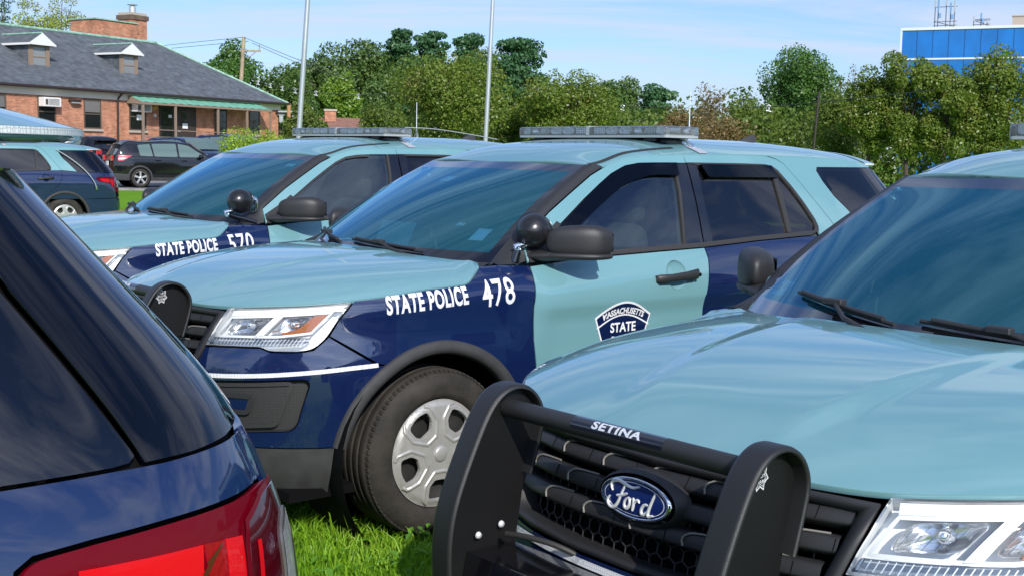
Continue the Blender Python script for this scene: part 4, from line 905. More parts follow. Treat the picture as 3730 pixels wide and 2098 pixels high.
def lawn():
    nt = gm_.node_tree; N = nt.nodes; L = nt.links; p = N['Principled BSDF']; p.inputs['Roughness'].default_value = .9; p.inputs['Specular IOR Level'].default_value = .15
    tc = N.new('ShaderNodeTexCoord'); a = N.new('ShaderNodeTexNoise'); a.inputs['Scale'].default_value = .55; a.inputs['Detail'].default_value = 6; b = N.new('ShaderNodeTexNoise'); b.inputs['Scale'].default_value = 22; b.inputs['Detail'].default_value = 8; b.inputs['Roughness'].default_value = .75
    L.new(tc.outputs['Object'], a.inputs[0]); L.new(tc.outputs['Object'], b.inputs[0])
    r = N.new('ShaderNodeValToRGB'); e = r.color_ramp.elements; e[0].position = .30; e[0].color = (.075, .17, .006, 1); e[1].position = .72; e[1].color = (.22, .42, .022, 1); n = e.new(.5); n.color = (.135, .30, .010, 1)
    mx = N.new('ShaderNodeMath'); mx.operation = 'ADD'; m2 = N.new('ShaderNodeMath'); m2.operation = 'MULTIPLY'; m2.inputs[1].default_value = .6; L.new(b.outputs[0], m2.inputs[0]); m3 = N.new('ShaderNodeMath'); m3.operation = 'MULTIPLY'; m3.inputs[1].default_value = .4; L.new(a.outputs[0], m3.inputs[0])
    L.new(m2.outputs[0], mx.inputs[0]); L.new(m3.outputs[0], mx.inputs[1]); L.new(mx.outputs[0], r.inputs[0]); L.new(r.outputs[0], p.inputs['Base Color'])
    bm = N.new('ShaderNodeBump'); bm.inputs['Strength'].default_value = .9; bm.inputs['Distance'].default_value = .05; L.new(b.outputs[0], bm.inputs['Height']); L.new(bm.outputs[0], p.inputs['Normal'])
lawn()
m = M(); gx = np.concatenate([np.linspace(-900, -60, 15)[:-1], np.linspace(-60, -8, 40)[:-1], np.linspace(-8, 6, 57)[:-1], np.linspace(6, 60, 30)[:-1], np.linspace(60, 900, 15)]); gy = np.concatenate([np.linspace(-300, -6, 8)[:-1], np.linspace(-6, 14, 81)[:-1], np.linspace(14, 90, 60)[:-1], np.linspace(90, 1500, 20)])
GX, GY = np.meshgrid(gx, gy, indexing='ij'); m.grid(np.stack([GX, GY, gh(GX, GY)], -1)); tag(m.emit('ground', gm_), 'mown grass field the police cars are parked on', 'grass field', kind='structure')
m_asph = mat('asphalt', (.20, .20, .20), .9, noise=(3, .2, 8), bump=(60, .4))
m = M(); ax_ = np.linspace(-48, -5.5, 30); ay_ = np.linspace(41.0, 69, 24); AX, AY = np.meshgrid(ax_, ay_, indexing='ij'); AY = AY+(AX+20)*.12; m.grid(np.stack([AX, AY, gh(AX, AY)+.02], -1)); tag(m.emit('parking_lot', m_asph), 'grey asphalt parking lot in front of the brick building', 'parking lot', kind='structure')
m = M(); m.grid(np.array([[(x, 40.98+(x+20)*.12+dy, float(gh(x, 41+(x+20)*.12))+dz) for x in ax_] for dy, dz in ((-.15, 0), (-.15, .07), (0, .07), (.004, .0))])); tag(m.emit('kerb', mat('granite_kerb', (.20, .195, .185), .8, noise=(8, .2))), 'pale kerb edging the parking lot', 'kerb', kind='structure')
# grass blades round the near cars
def blades():
    rs = np.random.RandomState(4); n = 120000
    x = rs.uniform(-3.6, 1.6, n); y = rs.uniform(2.6, 8.2, n)
    cl = np.sin(x*5.1+1.3*np.sin(y*3.7))*np.sin(y*4.3+1.7*np.sin(x*2.9)); keep = rs.rand(n) < .62+.38*cl; x = x[keep]; y = y[keep]; cl = cl[keep]; n = len(x)
    h = rs.uniform(.035, .085, n)*(1+.35*cl); h[rs.rand(n) < .02] *= 1.9; w = rs.uniform(.0018, .0045, n); a = rs.uniform(0, 2*np.pi, n); ln = rs.uniform(.15, 1.1, n)*h; la = rs.uniform(0, 2*np.pi, n)
    z = gh(x, y); dx, dy = np.cos(a)*w, np.sin(a)*w; lx, ly = np.cos(la)*ln, np.sin(la)*ln
    V = np.stack([np.stack([x-dx, y-dy, z-.004], -1), np.stack([x+dx, y+dy, z-.004], -1), np.stack([x+dx*.8+lx*.35, y+dy*.8+ly*.35, z+h*.62], -1), np.stack([x-dx*.8+lx*.35, y-dy*.8+ly*.35, z+h*.62], -1), np.stack([x+lx, y+ly, z+h*.95], -1)], 1).reshape(-1, 3)
    # broad weed leaves
    k = 5200; wx = rs.uniform(-3.4, 1.4, k); wy = rs.uniform(2.8, 8, k); cw = np.sin(wx*3.1+2)*np.sin(wy*2.7+1); kp = rs.rand(k) < .5+.5*cw; wx = wx[kp]; wy = wy[kp]; k = len(wx)
    wz = gh(wx, wy)+rs.uniform(.02, .07, k); wa = rs.uniform(0, 2*np.pi, k); L_ = rs.uniform(.012, .035, k); W_ = L_*.45; c, s = np.cos(wa), np.sin(wa); up = rs.uniform(-.3, .6, k)
    V2 = np.stack([np.stack([wx, wy, wz], -1), np.stack([wx+c*L_-s*W_, wy+s*L_+c*W_, wz+up*L_+.004], -1), np.stack([wx+2*c*L_, wy+2*s*L_, wz+up*L_*1.6], -1), np.stack([wx+c*L_+s*W_, wy+s*L_-c*W_, wz+up*L_+.004], -1)], 1).reshape(-1, 3)
    me = bpy.data.meshes.new('grass'); i = np.arange(n)*5; q = np.stack([i, i+1, i+2, i+3], -1); t = np.stack([i+3, i+2, i+4], -1); j = np.arange(k)*4+n*5; q2 = np.stack([j, j+1, j+2, j+3], -1)
    F = q.tolist()+t.tolist()+q2.tolist(); me.from_pydata(np.concatenate([V, V2]).tolist(), [], F); me.polygons.foreach_set('material_index', [0]*(2*n)+[1]*k)
    o = bpy.data.objects.new('grass', me); COL.objects.link(o); return o
def leaf_mat(name, cols, nscale=1.2, trans=.35, isl=True, dark=.45):
    m = bpy.data.materials.new(name); m.use_nodes = True; nt = m.node_tree; N = nt.nodes; L = nt.links; N.clear()
    out = N.new('ShaderNodeOutputMaterial'); d = N.new('ShaderNodeBsdfDiffuse'); t = N.new('ShaderNodeBsdfTranslucent'); mx = N.new('ShaderNodeMixShader'); mx.inputs[0].default_value = trans
    g = N.new('ShaderNodeNewGeometry'); r = N.new('ShaderNodeValToRGB'); e = r.color_ramp.elements
    e[0].position = 0; e[0].color = (*cols[0], 1); e[1].position = 1; e[1].color = (*cols[-1], 1)
    for i, c in enumerate(cols[1:-1]): n = e.new((i+1)/(len(cols)-1)); n.color = (*c, 1)
    tc = N.new('ShaderNodeTexCoord'); no = N.new('ShaderNodeTexNoise'); no.inputs['Scale'].default_value = nscale; no.inputs['Detail'].default_value = 3; L.new(tc.outputs['Object'], no.inputs[0])
    m1 = N.new('ShaderNodeMath'); m1.operation = 'MULTIPLY_ADD'; m1.inputs[1].default_value = 1.3; m1.inputs[2].default_value = -.42; L.new(no.outputs[0], m1.inputs[0])
    m2 = N.new('ShaderNodeMath'); m2.operation = 'MULTIPLY_ADD'; m2.inputs[1].default_value = .55; L.new(g.outputs['Random Per Island'], m2.inputs[0]); L.new(m1.outputs[0], m2.inputs[2]); L.new(m2.outputs[0], r.inputs[0])
    gl = N.new('ShaderNodeBsdfGlossy'); gl.inputs['Roughness'].default_value = .45; m3 = N.new('ShaderNodeMixShader'); m3.inputs[0].default_value = .035
    L.new(r.outputs[0], d.inputs[0]); L.new(r.outputs[0], t.inputs[0]); L.new(d.outputs[0], mx.inputs[1]); L.new(t.outputs[0], mx.inputs[2]); L.new(mx.outputs[0], m3.inputs[1]); L.new(gl.outputs[0], m3.inputs[2]); L.new(m3.outputs[0], out.inputs[0]); return m
g_ = blades(); g_.data.materials.append(leaf_mat('grass_blades', [(0.087, 0.203, 0.007), (0.175, 0.365, 0.012), (0.267, 0.486, 0.024), (0.395, 0.540, 0.068)], 2.5, .40)); g_.data.materials.append(leaf_mat('weed_leaves', [(0.064, 0.176, 0.016), (0.144, 0.320, 0.032)], 3, .3)); tag(g_, 'long shaggy green grass and weeds round the parked police cars', 'grass', kind='stuff')
# ------------------------------------------------------------------ trees
m_bark = mat('bark', (.075, .058, .044), .9, noise=(9, .35), bump=(25, .6)); m_barkg = mat('grey_bark', (.16, .14, .12), .9, noise=(9, .3))
LM = {'maple': leaf_mat('maple_leaves', [(0.070, 0.133, 0.016), (0.134, 0.216, 0.023), (0.213, 0.286, 0.037), (0.225, 0.171, 0.054)], .9, .45),
      'oak': leaf_mat('oak_leaves', [(0.037, 0.108, 0.019), (0.080, 0.185, 0.032), (0.161, 0.268, 0.047)], .8, .4), 'bright': leaf_mat('bright_leaves', [(0.084, 0.168, 0.014), (0.168, 0.280, 0.028), (0.266, 0.378, 0.056)], .6),
      'pine': leaf_mat('pine_needles', [(0.022, 0.074, 0.030), (0.049, 0.132, 0.049), (0.095, 0.189, 0.068)], .7, .2), 'forest': leaf_mat('forest_leaves', [(0.047, 0.108, 0.022), (0.099, 0.179, 0.039), (0.173, 0.249, 0.056)], .35, .4),
      'red': leaf_mat('reddish_leaves', [(0.098, 0.105, 0.028), (0.210, 0.140, 0.049), (0.294, 0.189, 0.084)], .8), 'yellow': leaf_mat('yellow_green_leaves', [(0.163, 0.213, 0.025), (0.275, 0.338, 0.044), (0.400, 0.438, 0.075)], .5),
      'bush': leaf_mat('bush_leaves', [(0.150, 0.252, 0.020), (0.281, 0.414, 0.034), (0.413, 0.558, 0.061)], 1.2), 'olive': leaf_mat('olive_leaves', [(0.068, 0.123, 0.018), (0.130, 0.200, 0.027), (0.209, 0.258, 0.045)], .8, .45)}
def leaves(C, Rr, n, size, rs, flat=1.0, up=.35):
    "leaf quads spread through lobes with centres C and radii Rr"
    k = len(C); w = Rr**2; idx = rs.choice(k, n, p=w/w.sum()); d = nrm(rs.normal(size=(n, 3))); rad = Rr[idx]*(.55+.5*rs.rand(n)**.6); P = C[idx]+d*rad[:, None]*np.array([1, 1, flat])
    nn = nrm(d*.8+rs.normal(size=(n, 3))*.65+np.array([0, 0, up])); t = nrm(np.cross(nn, rs.normal(size=(n, 3)))); b = np.cross(nn, t); s = size*rs.uniform(.6, 1.35, n)[:, None]
    return np.stack([P-t*s*.5, P+b*s*.32+t*s*.05, P+t*s*.55, P-b*s*.32+t*s*.05], 1).reshape(-1, 3)
def make_tree(name, base, top, w, kind, label, seed, n=6000, leaf=.2, cb=.18, cat='tree', group='trees beyond the parking lot', sparse=0, trunk=True, lobes=46):
    rs = np.random.RandomState(seed); base = np.array(base); H = top-base[2]; root = empty(name, tuple(base), 0, label, cat, group)
    h0 = H*cb; ch = H-h0; C = []; Rr = []
    if kind == 'pine':
        L = 11
        for i in range(L):
            f = i/(L-1); z = h0+ch*(.02+.93*f); rr = w*.5*(1-f**2.2*.62)*(.7+.5*rs.rand()); k = int(3+5*(1-f)+2)
            for j in range(k):
                a = rs.rand()*6.28; q = rr*(.25+.75*rs.rand()); C.append((q*math.cos(a), q*math.sin(a), z+rs.normal()*.02*H-.10*q)); Rr.append(w*(.10+.07*rs.rand()))
        flat = .42
    else:
        for i in range(lobes):
            d = nrm(rs.normal(size=3)); q = rs.rand()**.35*.80; z = d[2]*q; wid = 1-.25*max(z, 0)-.10*max(-z, 0)
            C.append((d[0]*q*w*.5*wid, d[1]*q*w*.5*wid, h0+ch*.5+z*ch*.5*.86+rs.normal()*.02*H)); Rr.append(w*(.075+.10*rs.rand()))
        flat = 1.0
    C = np.array(C); Rr = np.array(Rr); fl = .42 if kind == 'pine' else 1.0
    ext = np.max(np.abs(C[:, :2])+Rr[:, None]*.85); C[:, :2] *= (w*.5)/ext; zt = np.max(C[:, 2]+Rr*.85*fl); C[:, 2] = h0+(C[:, 2]-h0)*(H-h0)/(zt-h0)
    if kind != 'pine': Rr = Rr*1.15
    else: Rr = Rr*1.2
    if sparse: n = int(n*sparse)
    V = leaves(C, Rr, n, leaf, rs, flat); k = len(V)//4; me = bpy.data.meshes.new('crown'); i = np.arange(k)*4; me.from_pydata(V.tolist(), [], np.stack([i, i+1, i+2, i+3], -1).tolist()); me.materials.append(LM[kind]); o = bpy.data.objects.new('crown', me); COL.objects.link(o); o.parent = root
    if trunk:
        m = M(); r0 = max(.05, w*.035); topz = h0+ch*(.9 if kind == 'pine' else .62); m.tube([(0, 0, -.1), (.02*w, 0, h0*.6), (-.01*w, .02*w, h0+ch*.3), (0, 0, topz)], [r0*1.3, r0, r0*.75, r0*.3], 8)
        for j in range(0, len(C), 2 if not sparse else 1):
            c = C[j]; zb = h0+(c[2]-h0)*.45; m.tube([(0, 0, zb), (c[0]*.5, c[1]*.5, zb+(c[2]-zb)*.65), tuple(c)], [r0*.32, r0*.2, r0*.06], 5, cap=False)
        if sparse:
            for j in range(40):
                c = C[rs.randint(len(C))]; d = nrm(rs.normal(size=3)+[0, 0, .9]); m.tube([c, c+d*w*.09, c+d*w*.16+rs.normal(size=3)*w*.02], [r0*.10, r0*.07, r0*.03], 4, cap=False)
        m.emit('trunk', m_barkg if sparse else m_bark, root)
    return root
T = [  # px centre, py top, width px, depth, kind, leaf count, label, extra
 (5, -40, 150, 118, 'pine', 5600, 'dark evergreen rising behind the left end of the brick building roof', {}),
 (95, -20, 150, 112, 'yellow', 6400, 'thin yellow green tree above the roof between the dormers', {'sparse': .8}),
 (215, -60, 220, 112, 'yellow', 8800, 'yellow green tree next to the brick chimney block', {}),
 (835, 152, 330, 122, 'oak', 14400, 'big round dark tree behind the wooden utility pole', {'leaf': 0.319}),
 (1020, 248, 290, 128, 'forest', 12800, 'low dark tree behind the first flagpole', {'leaf': 0.319}),
 (1165, 170, 330, 138, 'forest', 16000, 'dark woodland tree right of the first flagpole', {'leaf': 0.342}),
 (1335, 156, 330, 140, 'forest', 16000, 'tall woodland tree left of the three pines', {'leaf': 0.342}),
 (1243, 268, 160, 100, 'bright', 6400, 'bright green rounded tree below the dark woodland trees', {'leaf': 0.228}),
 (1395, 290, 190, 104, 'forest', 7200, 'mid green tree between the bright tree and the big maple', {'leaf': 0.243}),
 (1455, 112, 190, 140, 'pine', 9600, 'tall pine, leftmost of the three on the skyline', {'leaf': 0.418, 'cb': .3}),
 (1570, 120, 190, 142, 'pine', 9600, 'tall pine, middle one of the three on the skyline', {'leaf': 0.418, 'cb': .3}),
 (1700, 126, 200, 140, 'pine', 9600, 'tall pine, rightmost of the three left of the second flagpole', {'leaf': 0.418, 'cb': .3}),
 (1880, 145, 290, 138, 'pine', 14400, 'broad dark pine just right of the second flagpole', {'leaf': 0.418, 'cb': .25}),
 (1640, 185, 470, 62, 'maple', 27200, 'big olive green maple in front of the pines', {'leaf': 0.129, 'lobes': 80}),
 (2055, 258, 400, 63, 'maple', 24000, 'broad maple with rusty tips behind the middle light bar', {'leaf': 0.129, 'lobes': 70}),
 (1500, 200, 330, 150, 'forest', 14400, 'broad woodland tree behind the big maple and below the pines', {'leaf': 0.342}),
 (1780, 190, 300, 150, 'forest', 12800, 'dark woodland tree between the right hand pines', {'leaf': 0.342}),
 (1112, 372, 180, 54, 'olive', 7200, 'small olive tree at the foot of the first flagpole', {'leaf': 0.114}),
 (1385, 372, 190, 56, 'olive', 7200, 'small bushy tree right of the little house', {'leaf': 0.114}),
 (1860, 395, 150, 66, 'olive', 5600, 'small green tree between the two maples', {'leaf': 0.129}),
 (2245, 285, 230, 132, 'forest', 11200, 'far rounded green tree right of the broad maple', {'leaf': 0.319}),
 (2395, 312, 230, 134, 'pine', 8800, 'far low pine on the skyline left of the reddish shrubs', {'leaf': 0.380}),
 (2470, 385, 200, 57, 'red', 5760, 'reddish brown bush right of the middle light bar', {'leaf': 0.114, 'cb': .05}),
 (2590, 300, 190, 58, 'red', 4160, 'half bare reddish tree with thin twigs against the sky', {'leaf': 0.106, 'sparse': .55, 'cb': .05}),
 (2712, 352, 210, 75, 'olive', 8000, 'mid green tree left of the tall oak', {'leaf': 0.152}),
 (2640, 430, 260, 52, 'red', 6720, 'low rusty brown shrub behind the roof aerial', {'leaf': 0.106, 'cb': .02}),
 (2925, 172, 350, 76, 'oak', 22400, 'tall round oak standing alone on the right', {'leaf': 0.160, 'lobes': 60}),
 (3060, 330, 260, 62, 'olive', 8800, 'olive shrubby tree in front of the round oak', {'leaf': 0.129}),
 (3110, 235, 150, 64, 'red', 2560, 'nearly bare greyish tree between the oak and the maples', {'leaf': 0.099, 'sparse': .4}),
 (3180, 245, 230, 57, 'maple', 13600, 'narrow maple left of the blue building', {'leaf': 0.122}),
 (3320, 190, 270, 56, 'maple', 17600, 'maple covering the left corner of the blue building', {'leaf': 0.122, 'cb': .1}),
 (3460, 235, 260, 55, 'maple', 16000, 'shorter maple in front of the blue building', {'leaf': 0.122, 'cb': .1}),
 (3640, 162, 330, 55, 'maple', 24000, 'large maple at the right edge, in front of the blue building', {'leaf': 0.122, 'cb': .1, 'lobes': 60}),
 (3850, 200, 320, 56, 'maple', 12800, 'maple just past the right edge of the row by the blue building', {'leaf': 0.129, 'cb': .1}),
]
for i, (px, py, wd, d, kind, n, lab, ex) in enumerate(T):
    t = wp(px, py, d); w = wd/_f*d; g0 = float(gh(t.x, d)); kw = dict(leaf=.17); kw.update(ex)
    nm = {'pine': 'pine_tree', 'oak': 'oak_tree', 'maple': 'maple_tree', 'red': 'shrub', 'forest': 'woodland_tree'}.get(kind, 'tree')
    make_tree(nm, (t.x, d, g0), t.z, w, kind, lab, 100+i, n=n, **kw)
for i, (px, py, wd, d, lab) in enumerate(((925, 468, 300, 40, 'soft light green bush in front of the porch railing'),)):
    t = wp(px, py, d); make_tree('bush', (t.x, d, float(gh(t.x, d))), t.z, wd/_f*d, 'bush', lab, 300, n=16000, leaf=.065, cb=.0, cat='bush', group=None, trunk=True, lobes=60)
# far wood that fills the skyline (one mass)
rs = np.random.RandomState(9); C = []; Rr = []
for px in range(-500, 4400, 26):
    top = 365+26*math.sin(px*.011)+16*math.sin(px*.037+1)
    d = 165+rs.uniform(-6, 12); t = wp(px, top+rs.uniform(-12, 25), d); g0 = 0
    for k in range(5): C.append((t.x+rs.normal()*.8, d+rs.normal()*1.5, max(.5, t.z*(1-.2*k)-1.1))); Rr.append(1.7+.9*rs.rand())
for k in range(900):     # unseen trees added behind the camera to darken reflections in the cars
    a = rs.uniform(R(188), R(352)); d = rs.uniform(62, 92); C.append((d*math.cos(a), d*math.sin(a), rs.uniform(.6, 4.2+1.5*math.sin(a*9)+1.2*math.sin(a*23)))); Rr.append(1.6+1.2*rs.rand())
V = leaves(np.array(C), np.array(Rr), 70000, .62, rs); k = len(V)//4; i = np.arange(k)*4; me = bpy.data.meshes.new('distant_wood'); me.from_pydata(V.tolist(), [], np.stack([i, i+1, i+2, i+3], -1).tolist()); me.materials.append(LM['forest']); o = bpy.data.objects.new('distant_wood', me); COL.objects.link(o); tag(o, 'low distant wood along the skyline, plus an unseen belt added behind the camera', 'wood', kind='stuff')
rs = np.random.RandomState(19); C = []; Rr = []
for px in range(1440, 4300, 20):
    d = 70+rs.uniform(-3, 6); t = wp(px, 425+rs.uniform(-22, 30), d)
    for k in range(3): C.append((t.x+rs.normal()*.3, d+rs.normal()*.8, max(.3, t.z*(1-.3*k)-.5))); Rr.append(.75+.4*rs.rand())
V = leaves(np.array(C), np.array(Rr), 42000, .26, rs); k = len(V)//4; i = np.arange(k)*4; me = bpy.data.meshes.new('undergrowth'); me.from_pydata(V.tolist(), [], np.stack([i, i+1, i+2, i+3], -1).tolist()); me.materials.append(LM['olive']); o = bpy.data.objects.new('undergrowth', me); COL.objects.link(o); tag(o, 'dense green undergrowth below the trees at the field edge', 'undergrowth', kind='stuff')
# ------------------------------------------------------------------ brick building
def brick_mat(name, c1, c2, mortar, sc, rotx=True):
    m = bpy.data.materials.new(name); m.use_nodes = True; nt = m.node_tree; N = nt.nodes; L = nt.links; p = N['Principled BSDF']; p.inputs['Roughness'].default_value = .85
    tc = N.new('ShaderNodeTexCoord'); sp = N.new('ShaderNodeSeparateXYZ'); L.new(tc.outputs['Object'], sp.inputs[0]); ad = N.new('ShaderNodeMath'); ad.operation = 'ADD'; L.new(sp.outputs[0], ad.inputs[0]); L.new(sp.outputs[1], ad.inputs[1])
    cb = N.new('ShaderNodeCombineXYZ'); L.new(ad.outputs[0], cb.inputs[0]); L.new(sp.outputs[2], cb.inputs[1])
    b = N.new('ShaderNodeTexBrick'); b.inputs['Scale'].default_value = sc; b.inputs['Color1'].default_value = (*c1, 1); b.inputs['Color2'].default_value = (*c2, 1); b.inputs['Mortar'].default_value = (*mortar, 1); b.inputs['Mortar Size'].default_value = .013; b.inputs['Brick Width'].default_value = .5; b.inputs['Row Height'].default_value = .17; L.new(cb.outputs[0], b.inputs[0])
    n = N.new('ShaderNodeTexNoise'); n.inputs['Scale'].default_value = 2.3; n.inputs['Detail'].default_value = 6; L.new(tc.outputs['Object'], n.inputs[0]); mr = N.new('ShaderNodeMapRange'); mr.inputs[1].default_value = .3; mr.inputs[2].default_value = .7; mr.inputs[3].default_value = .72; mr.inputs[4].default_value = 1.25; L.new(n.outputs[0], mr.inputs[0])
    mm = N.new('ShaderNodeMixRGB'); mm.blend_type = 'MULTIPLY'; mm.inputs[0].default_value = 1; L.new(b.outputs[0], mm.inputs[1]); L.new(mr.outputs[0], mm.inputs[2]); L.new(mm.outputs[0], p.inputs['Base Color']); return m
m_brick = brick_mat('red_brick', (.36, .125, .062), (.50, .215, .115), (.44, .32, .25), 2.3); m_slate = brick_mat('slate_shingles', (.075, .088, .105), (.125, .138, .155), (.05, .055, .065), 2.6)
m_dkbrick = brick_mat('sooty_brick', (.10, .06, .045), (.15, .09, .06), (.14, .11, .09), 2.3); m_cop = mat('green_copper', (.26, .42, .34), .7, noise=(5, .3)); m_cream = mat('cream_paint', (.62, .58, .50), .6); m_brown = mat('brown_paint', (.10, .075, .055), .6); m_tan = mat('tan_paint', (.25, .185, .135), .6)
m_canopy = mat('green_metal_canopy', (.16, .40, .28), .5, noise=(3, .15)); m_wdark = mat('window_dark', (.012, .014, .016), .12, coat=.6); m_blind = mat('window_blind', (.16, .15, .145), .5, coat=.5); m_gut = mat('dark_gutter', (.035, .022, .02), .5); m_stone = mat('stone_sill', (.40, .36, .30), .8)
m_galv = mat('galvanised', (.52, .54, .55), .4, .5); m_acw = mat('white_enamel', (.72, .72, .70), .5); m_door = mat('dark_brown_door', (.035, .025, .020), .5)
bb = empty('brick_building', (-14.2, 75.0, 0), math.atan2(.875, .483), 'long red brick building with slate roof, two dormers and a green porch canopy', 'building')
def part(name, fn, mats, parent=bb): m = M(); fn(m); return m.emit(name, mats, parent)
XL = -40.0; DP = 10.0
part('wall', lambda m: (m.box((XL/2, DP/2, 2.2), (-XL/2, DP/2, 2.25))), m_brick)
def roof_(m):
    e = .42; z0 = 4.50; zr = 7.76
    A = np.array([XL-e, -e, z0]); Bq = np.array([e, -e, z0]); Cq = np.array([e, DP+e, z0]); D = np.array([XL-e, DP+e, z0]); E_ = np.array([-4.85, DP/2, zr]); Fq = np.array([XL-e, DP/2, zr])
    for q in ([A, Bq, E_, Fq], [Bq, Cq, E_], [Cq, D, Fq, E_], [D, A, Fq]): m.add(q, [list(range(len(q)))])
    m.add([A, Bq, Cq, D], [[3, 2, 1, 0]])
bb_roof = part('roof', roof_, m_slate)
def ridge_(m):
    m.tube([(XL, 5, 7.80), (-4.85, 5, 7.80)], .09, 6); m.tube([(-4.85, 5, 7.80), (.42, -.42, 4.55)], .07, 6); m.tube([(-4.85, 5, 7.80), (.42, 10.42, 4.55)], .07, 6)
part('ridge_cap', ridge_, m_cop, bb_roof)
part('frieze', lambda m: (m.box((XL/2, -.06, 4.28), (-XL/2, .055, .17)), m.box((-.03+.06, 5, 4.28), (.055, 5.1, .17)), m.box((XL/2, -.16, 4.42), (-XL/2+.1, .15, .035))), m_cream)
part('gutter', lambda m: (m.tube([(XL, -.46, 4.50), (.46, -.46, 4.50)], .075, 8), m.tube([(-12.72, -.44, 4.45), (-12.72, -.10, 4.15), (-12.72, -.08, .6)], .055, 8)), m_gut)
def win(x0, x1, z0, z1, ac=None, blind=0, sill=True):
    w = part('window', lambda m: (m.box(((x0+x1)/2, -.012, z1-.04), ((x1-x0)/2, .02, .05)), m.box(((x0+x1)/2, -.012, (z0+z1)/2), ((x1-x0)/2-.06, .018, .03)), m.box(((x0+x1)/2, -.012, z0+.03), ((x1-x0)/2-.06, .02, .03)), m.box((x0+.03, -.012, (z0+z1)/2-.045), (.03, .022, (z1-z0)/2-.045)), m.box((x1-.03, -.012, (z0+z1)/2-.045), (.03, .022, (z1-z0)/2-.045))), m_brown)
    part('pane', lambda m: m.box(((x0+x1)/2, -.002, (z0+z1)/2), ((x1-x0)/2-.05, .006, (z1-z0)/2-.05)), m_wdark, w)
    if blind: part('blind', lambda m: m.box(((x0+x1)/2, -.010, z1-.09-blind/2), ((x1-x0)/2-.07, .003, blind/2)), m_blind, w)
    if sill: part('sill', lambda m: m.box(((x0+x1)/2, -.05, z0-.07), ((x1-x0)/2+.05, .07, .06), bev=.01), m_stone, w)
    if ac:
        a = M(); a.box((ac[0], -.22, ac[1]), (ac[2], .21, ac[3]), 0, bev=.02)
        for k in range(6): a.box((ac[0]+ac[2]*.15, -.434, ac[1]-ac[3]*.6+ac[3]*1.2*k/5), (ac[2]*.62, .004, .012), 1)
        a.box((ac[0]-ac[2]*.72, -.434, ac[1]), (ac[2]*.16, .004, ac[3]*.6), 1); a.emit('air_conditioner', [m_acw, m_brown], w)
    return w
win(-20.9, -19.45, 2.61, 4.06, blind=.5); win(-17.66, -16.59, 2.61, 4.08, ac=(-17.10, 3.80, .50, .22)); win(-14.86, -13.75, 2.61, 4.07, blind=.55); win(-11.88, -10.70, 2.61, 4.02, ac=(-11.20, 3.76, .52, .20)); win(-5.56, -4.50, 2.50, 4.02); win(-24.2, -23.1, 2.61, 4.07); win(-28, -26.9, 2.61, 4.07); win(-2.6, -1.7, 2.61, 4.05)
dr = part('entrance', lambda m: (m.box((-8.4, -.03, 3.08), (1.36, .03, 1.0), 0), m.box((-9.25, -.062, 3.0), (.40, .004, .85), 1), m.box((-7.88, -.065, 2.98), (.68, .012, .88), 2), m.box((-7.9, -.08, 3.35), (.30, .004, .38), 1)), [m_door, m_wdark, mat('door_leaf', (.045, .032, .026), .5)])
part('door_handle', lambda m: m.tube([(-8.47, -.09, 2.62), (-8.40, -.13, 2.62), (-8.32, -.13, 2.62)], .02, 6), m_galv, dr)
part('notice', lambda m: m.box((-7.92, -.09, 2.94), (.20, .004, .14)), m_paper, dr); part('notice', lambda m: m.box((-9.02, -.07, 3.42), (.12, .004, .08)), m_paper, dr)
part('notice', lambda m: m.box((-11.15, -.05, 3.28), (.24, .004, .14)), m_paper)
part('bell_lamp', lambda m: m.lathe([(0, -.10), (.09, -.09), (.12, -.03), (.12, 0)], 16, 0, 'y', (-10.06, -.0, 3.86)), mat('yellow_globe', (.55, .42, .06), .4)); part('switch_box', lambda m: m.box((-10.11, -.05, 3.43), (.08, .05, .07), bev=.01), m_acw)
for x in (-15.52, .02):
    part('wall_lamp', lambda m: (m.box((x, -.14, 3.93), (.30, .14, .06), 0, bev=.02), m.box((x, -.16, 3.84), (.24, .10, .035), 1, bev=.01)), [m_gut, m_galv])
po = part('porch', lambda m: m.box((-7.0, -.62, .95), (5.2, .62, 1.05)), mat('concrete', (.36, .34, .31), .85, noise=(4, .2)))
def canopy_(m):
    n = 64; A = []
    for k, (y, z) in enumerate(((-.02, 4.46), (-.55, 4.26), (-1.18, 4.04))):
        A.append([(-12.05+10.0*i/n*1.0, y, z+(.022 if i % 4 in (1, 2) else 0)) for i in range(n+1)])
    m.grid(np.array(A), 0, flip=False); m.box((-7.05, -1.17, 3.98), (5.05, .04, .055), 1); m.box((-7.05, -.06, 4.44), (5.0, .05, .03), 1)
    m.add([(-12.06, -.02, 4.45), (-12.06, -1.2, 4.03), (-12.06, -1.2, 3.93), (-12.06, -.02, 3.98)], [[0, 1, 2, 3]], 1)
part('canopy', canopy_, [m_canopy, m_tan], bb)
for x in (-12.02, -9.72, -6.48, -4.10, -2.06): part('canopy_post', lambda m: m.box((x, -1.14, 2.98), (.05, .05, .99)), m_tan)
part('railing', lambda m: (m.tube([(-12.0, -1.14, 2.66), (-2.1, -1.14, 2.60)], .028, 6), m.tube([(-8.05, -1.14, 2.62), (-8.05, -1.14, 2.0)], .03, 6), m.tube([(-12.0, -1.14, 2.3), (-2.1, -1.14, 2.28)], .018, 6)), m_tan)
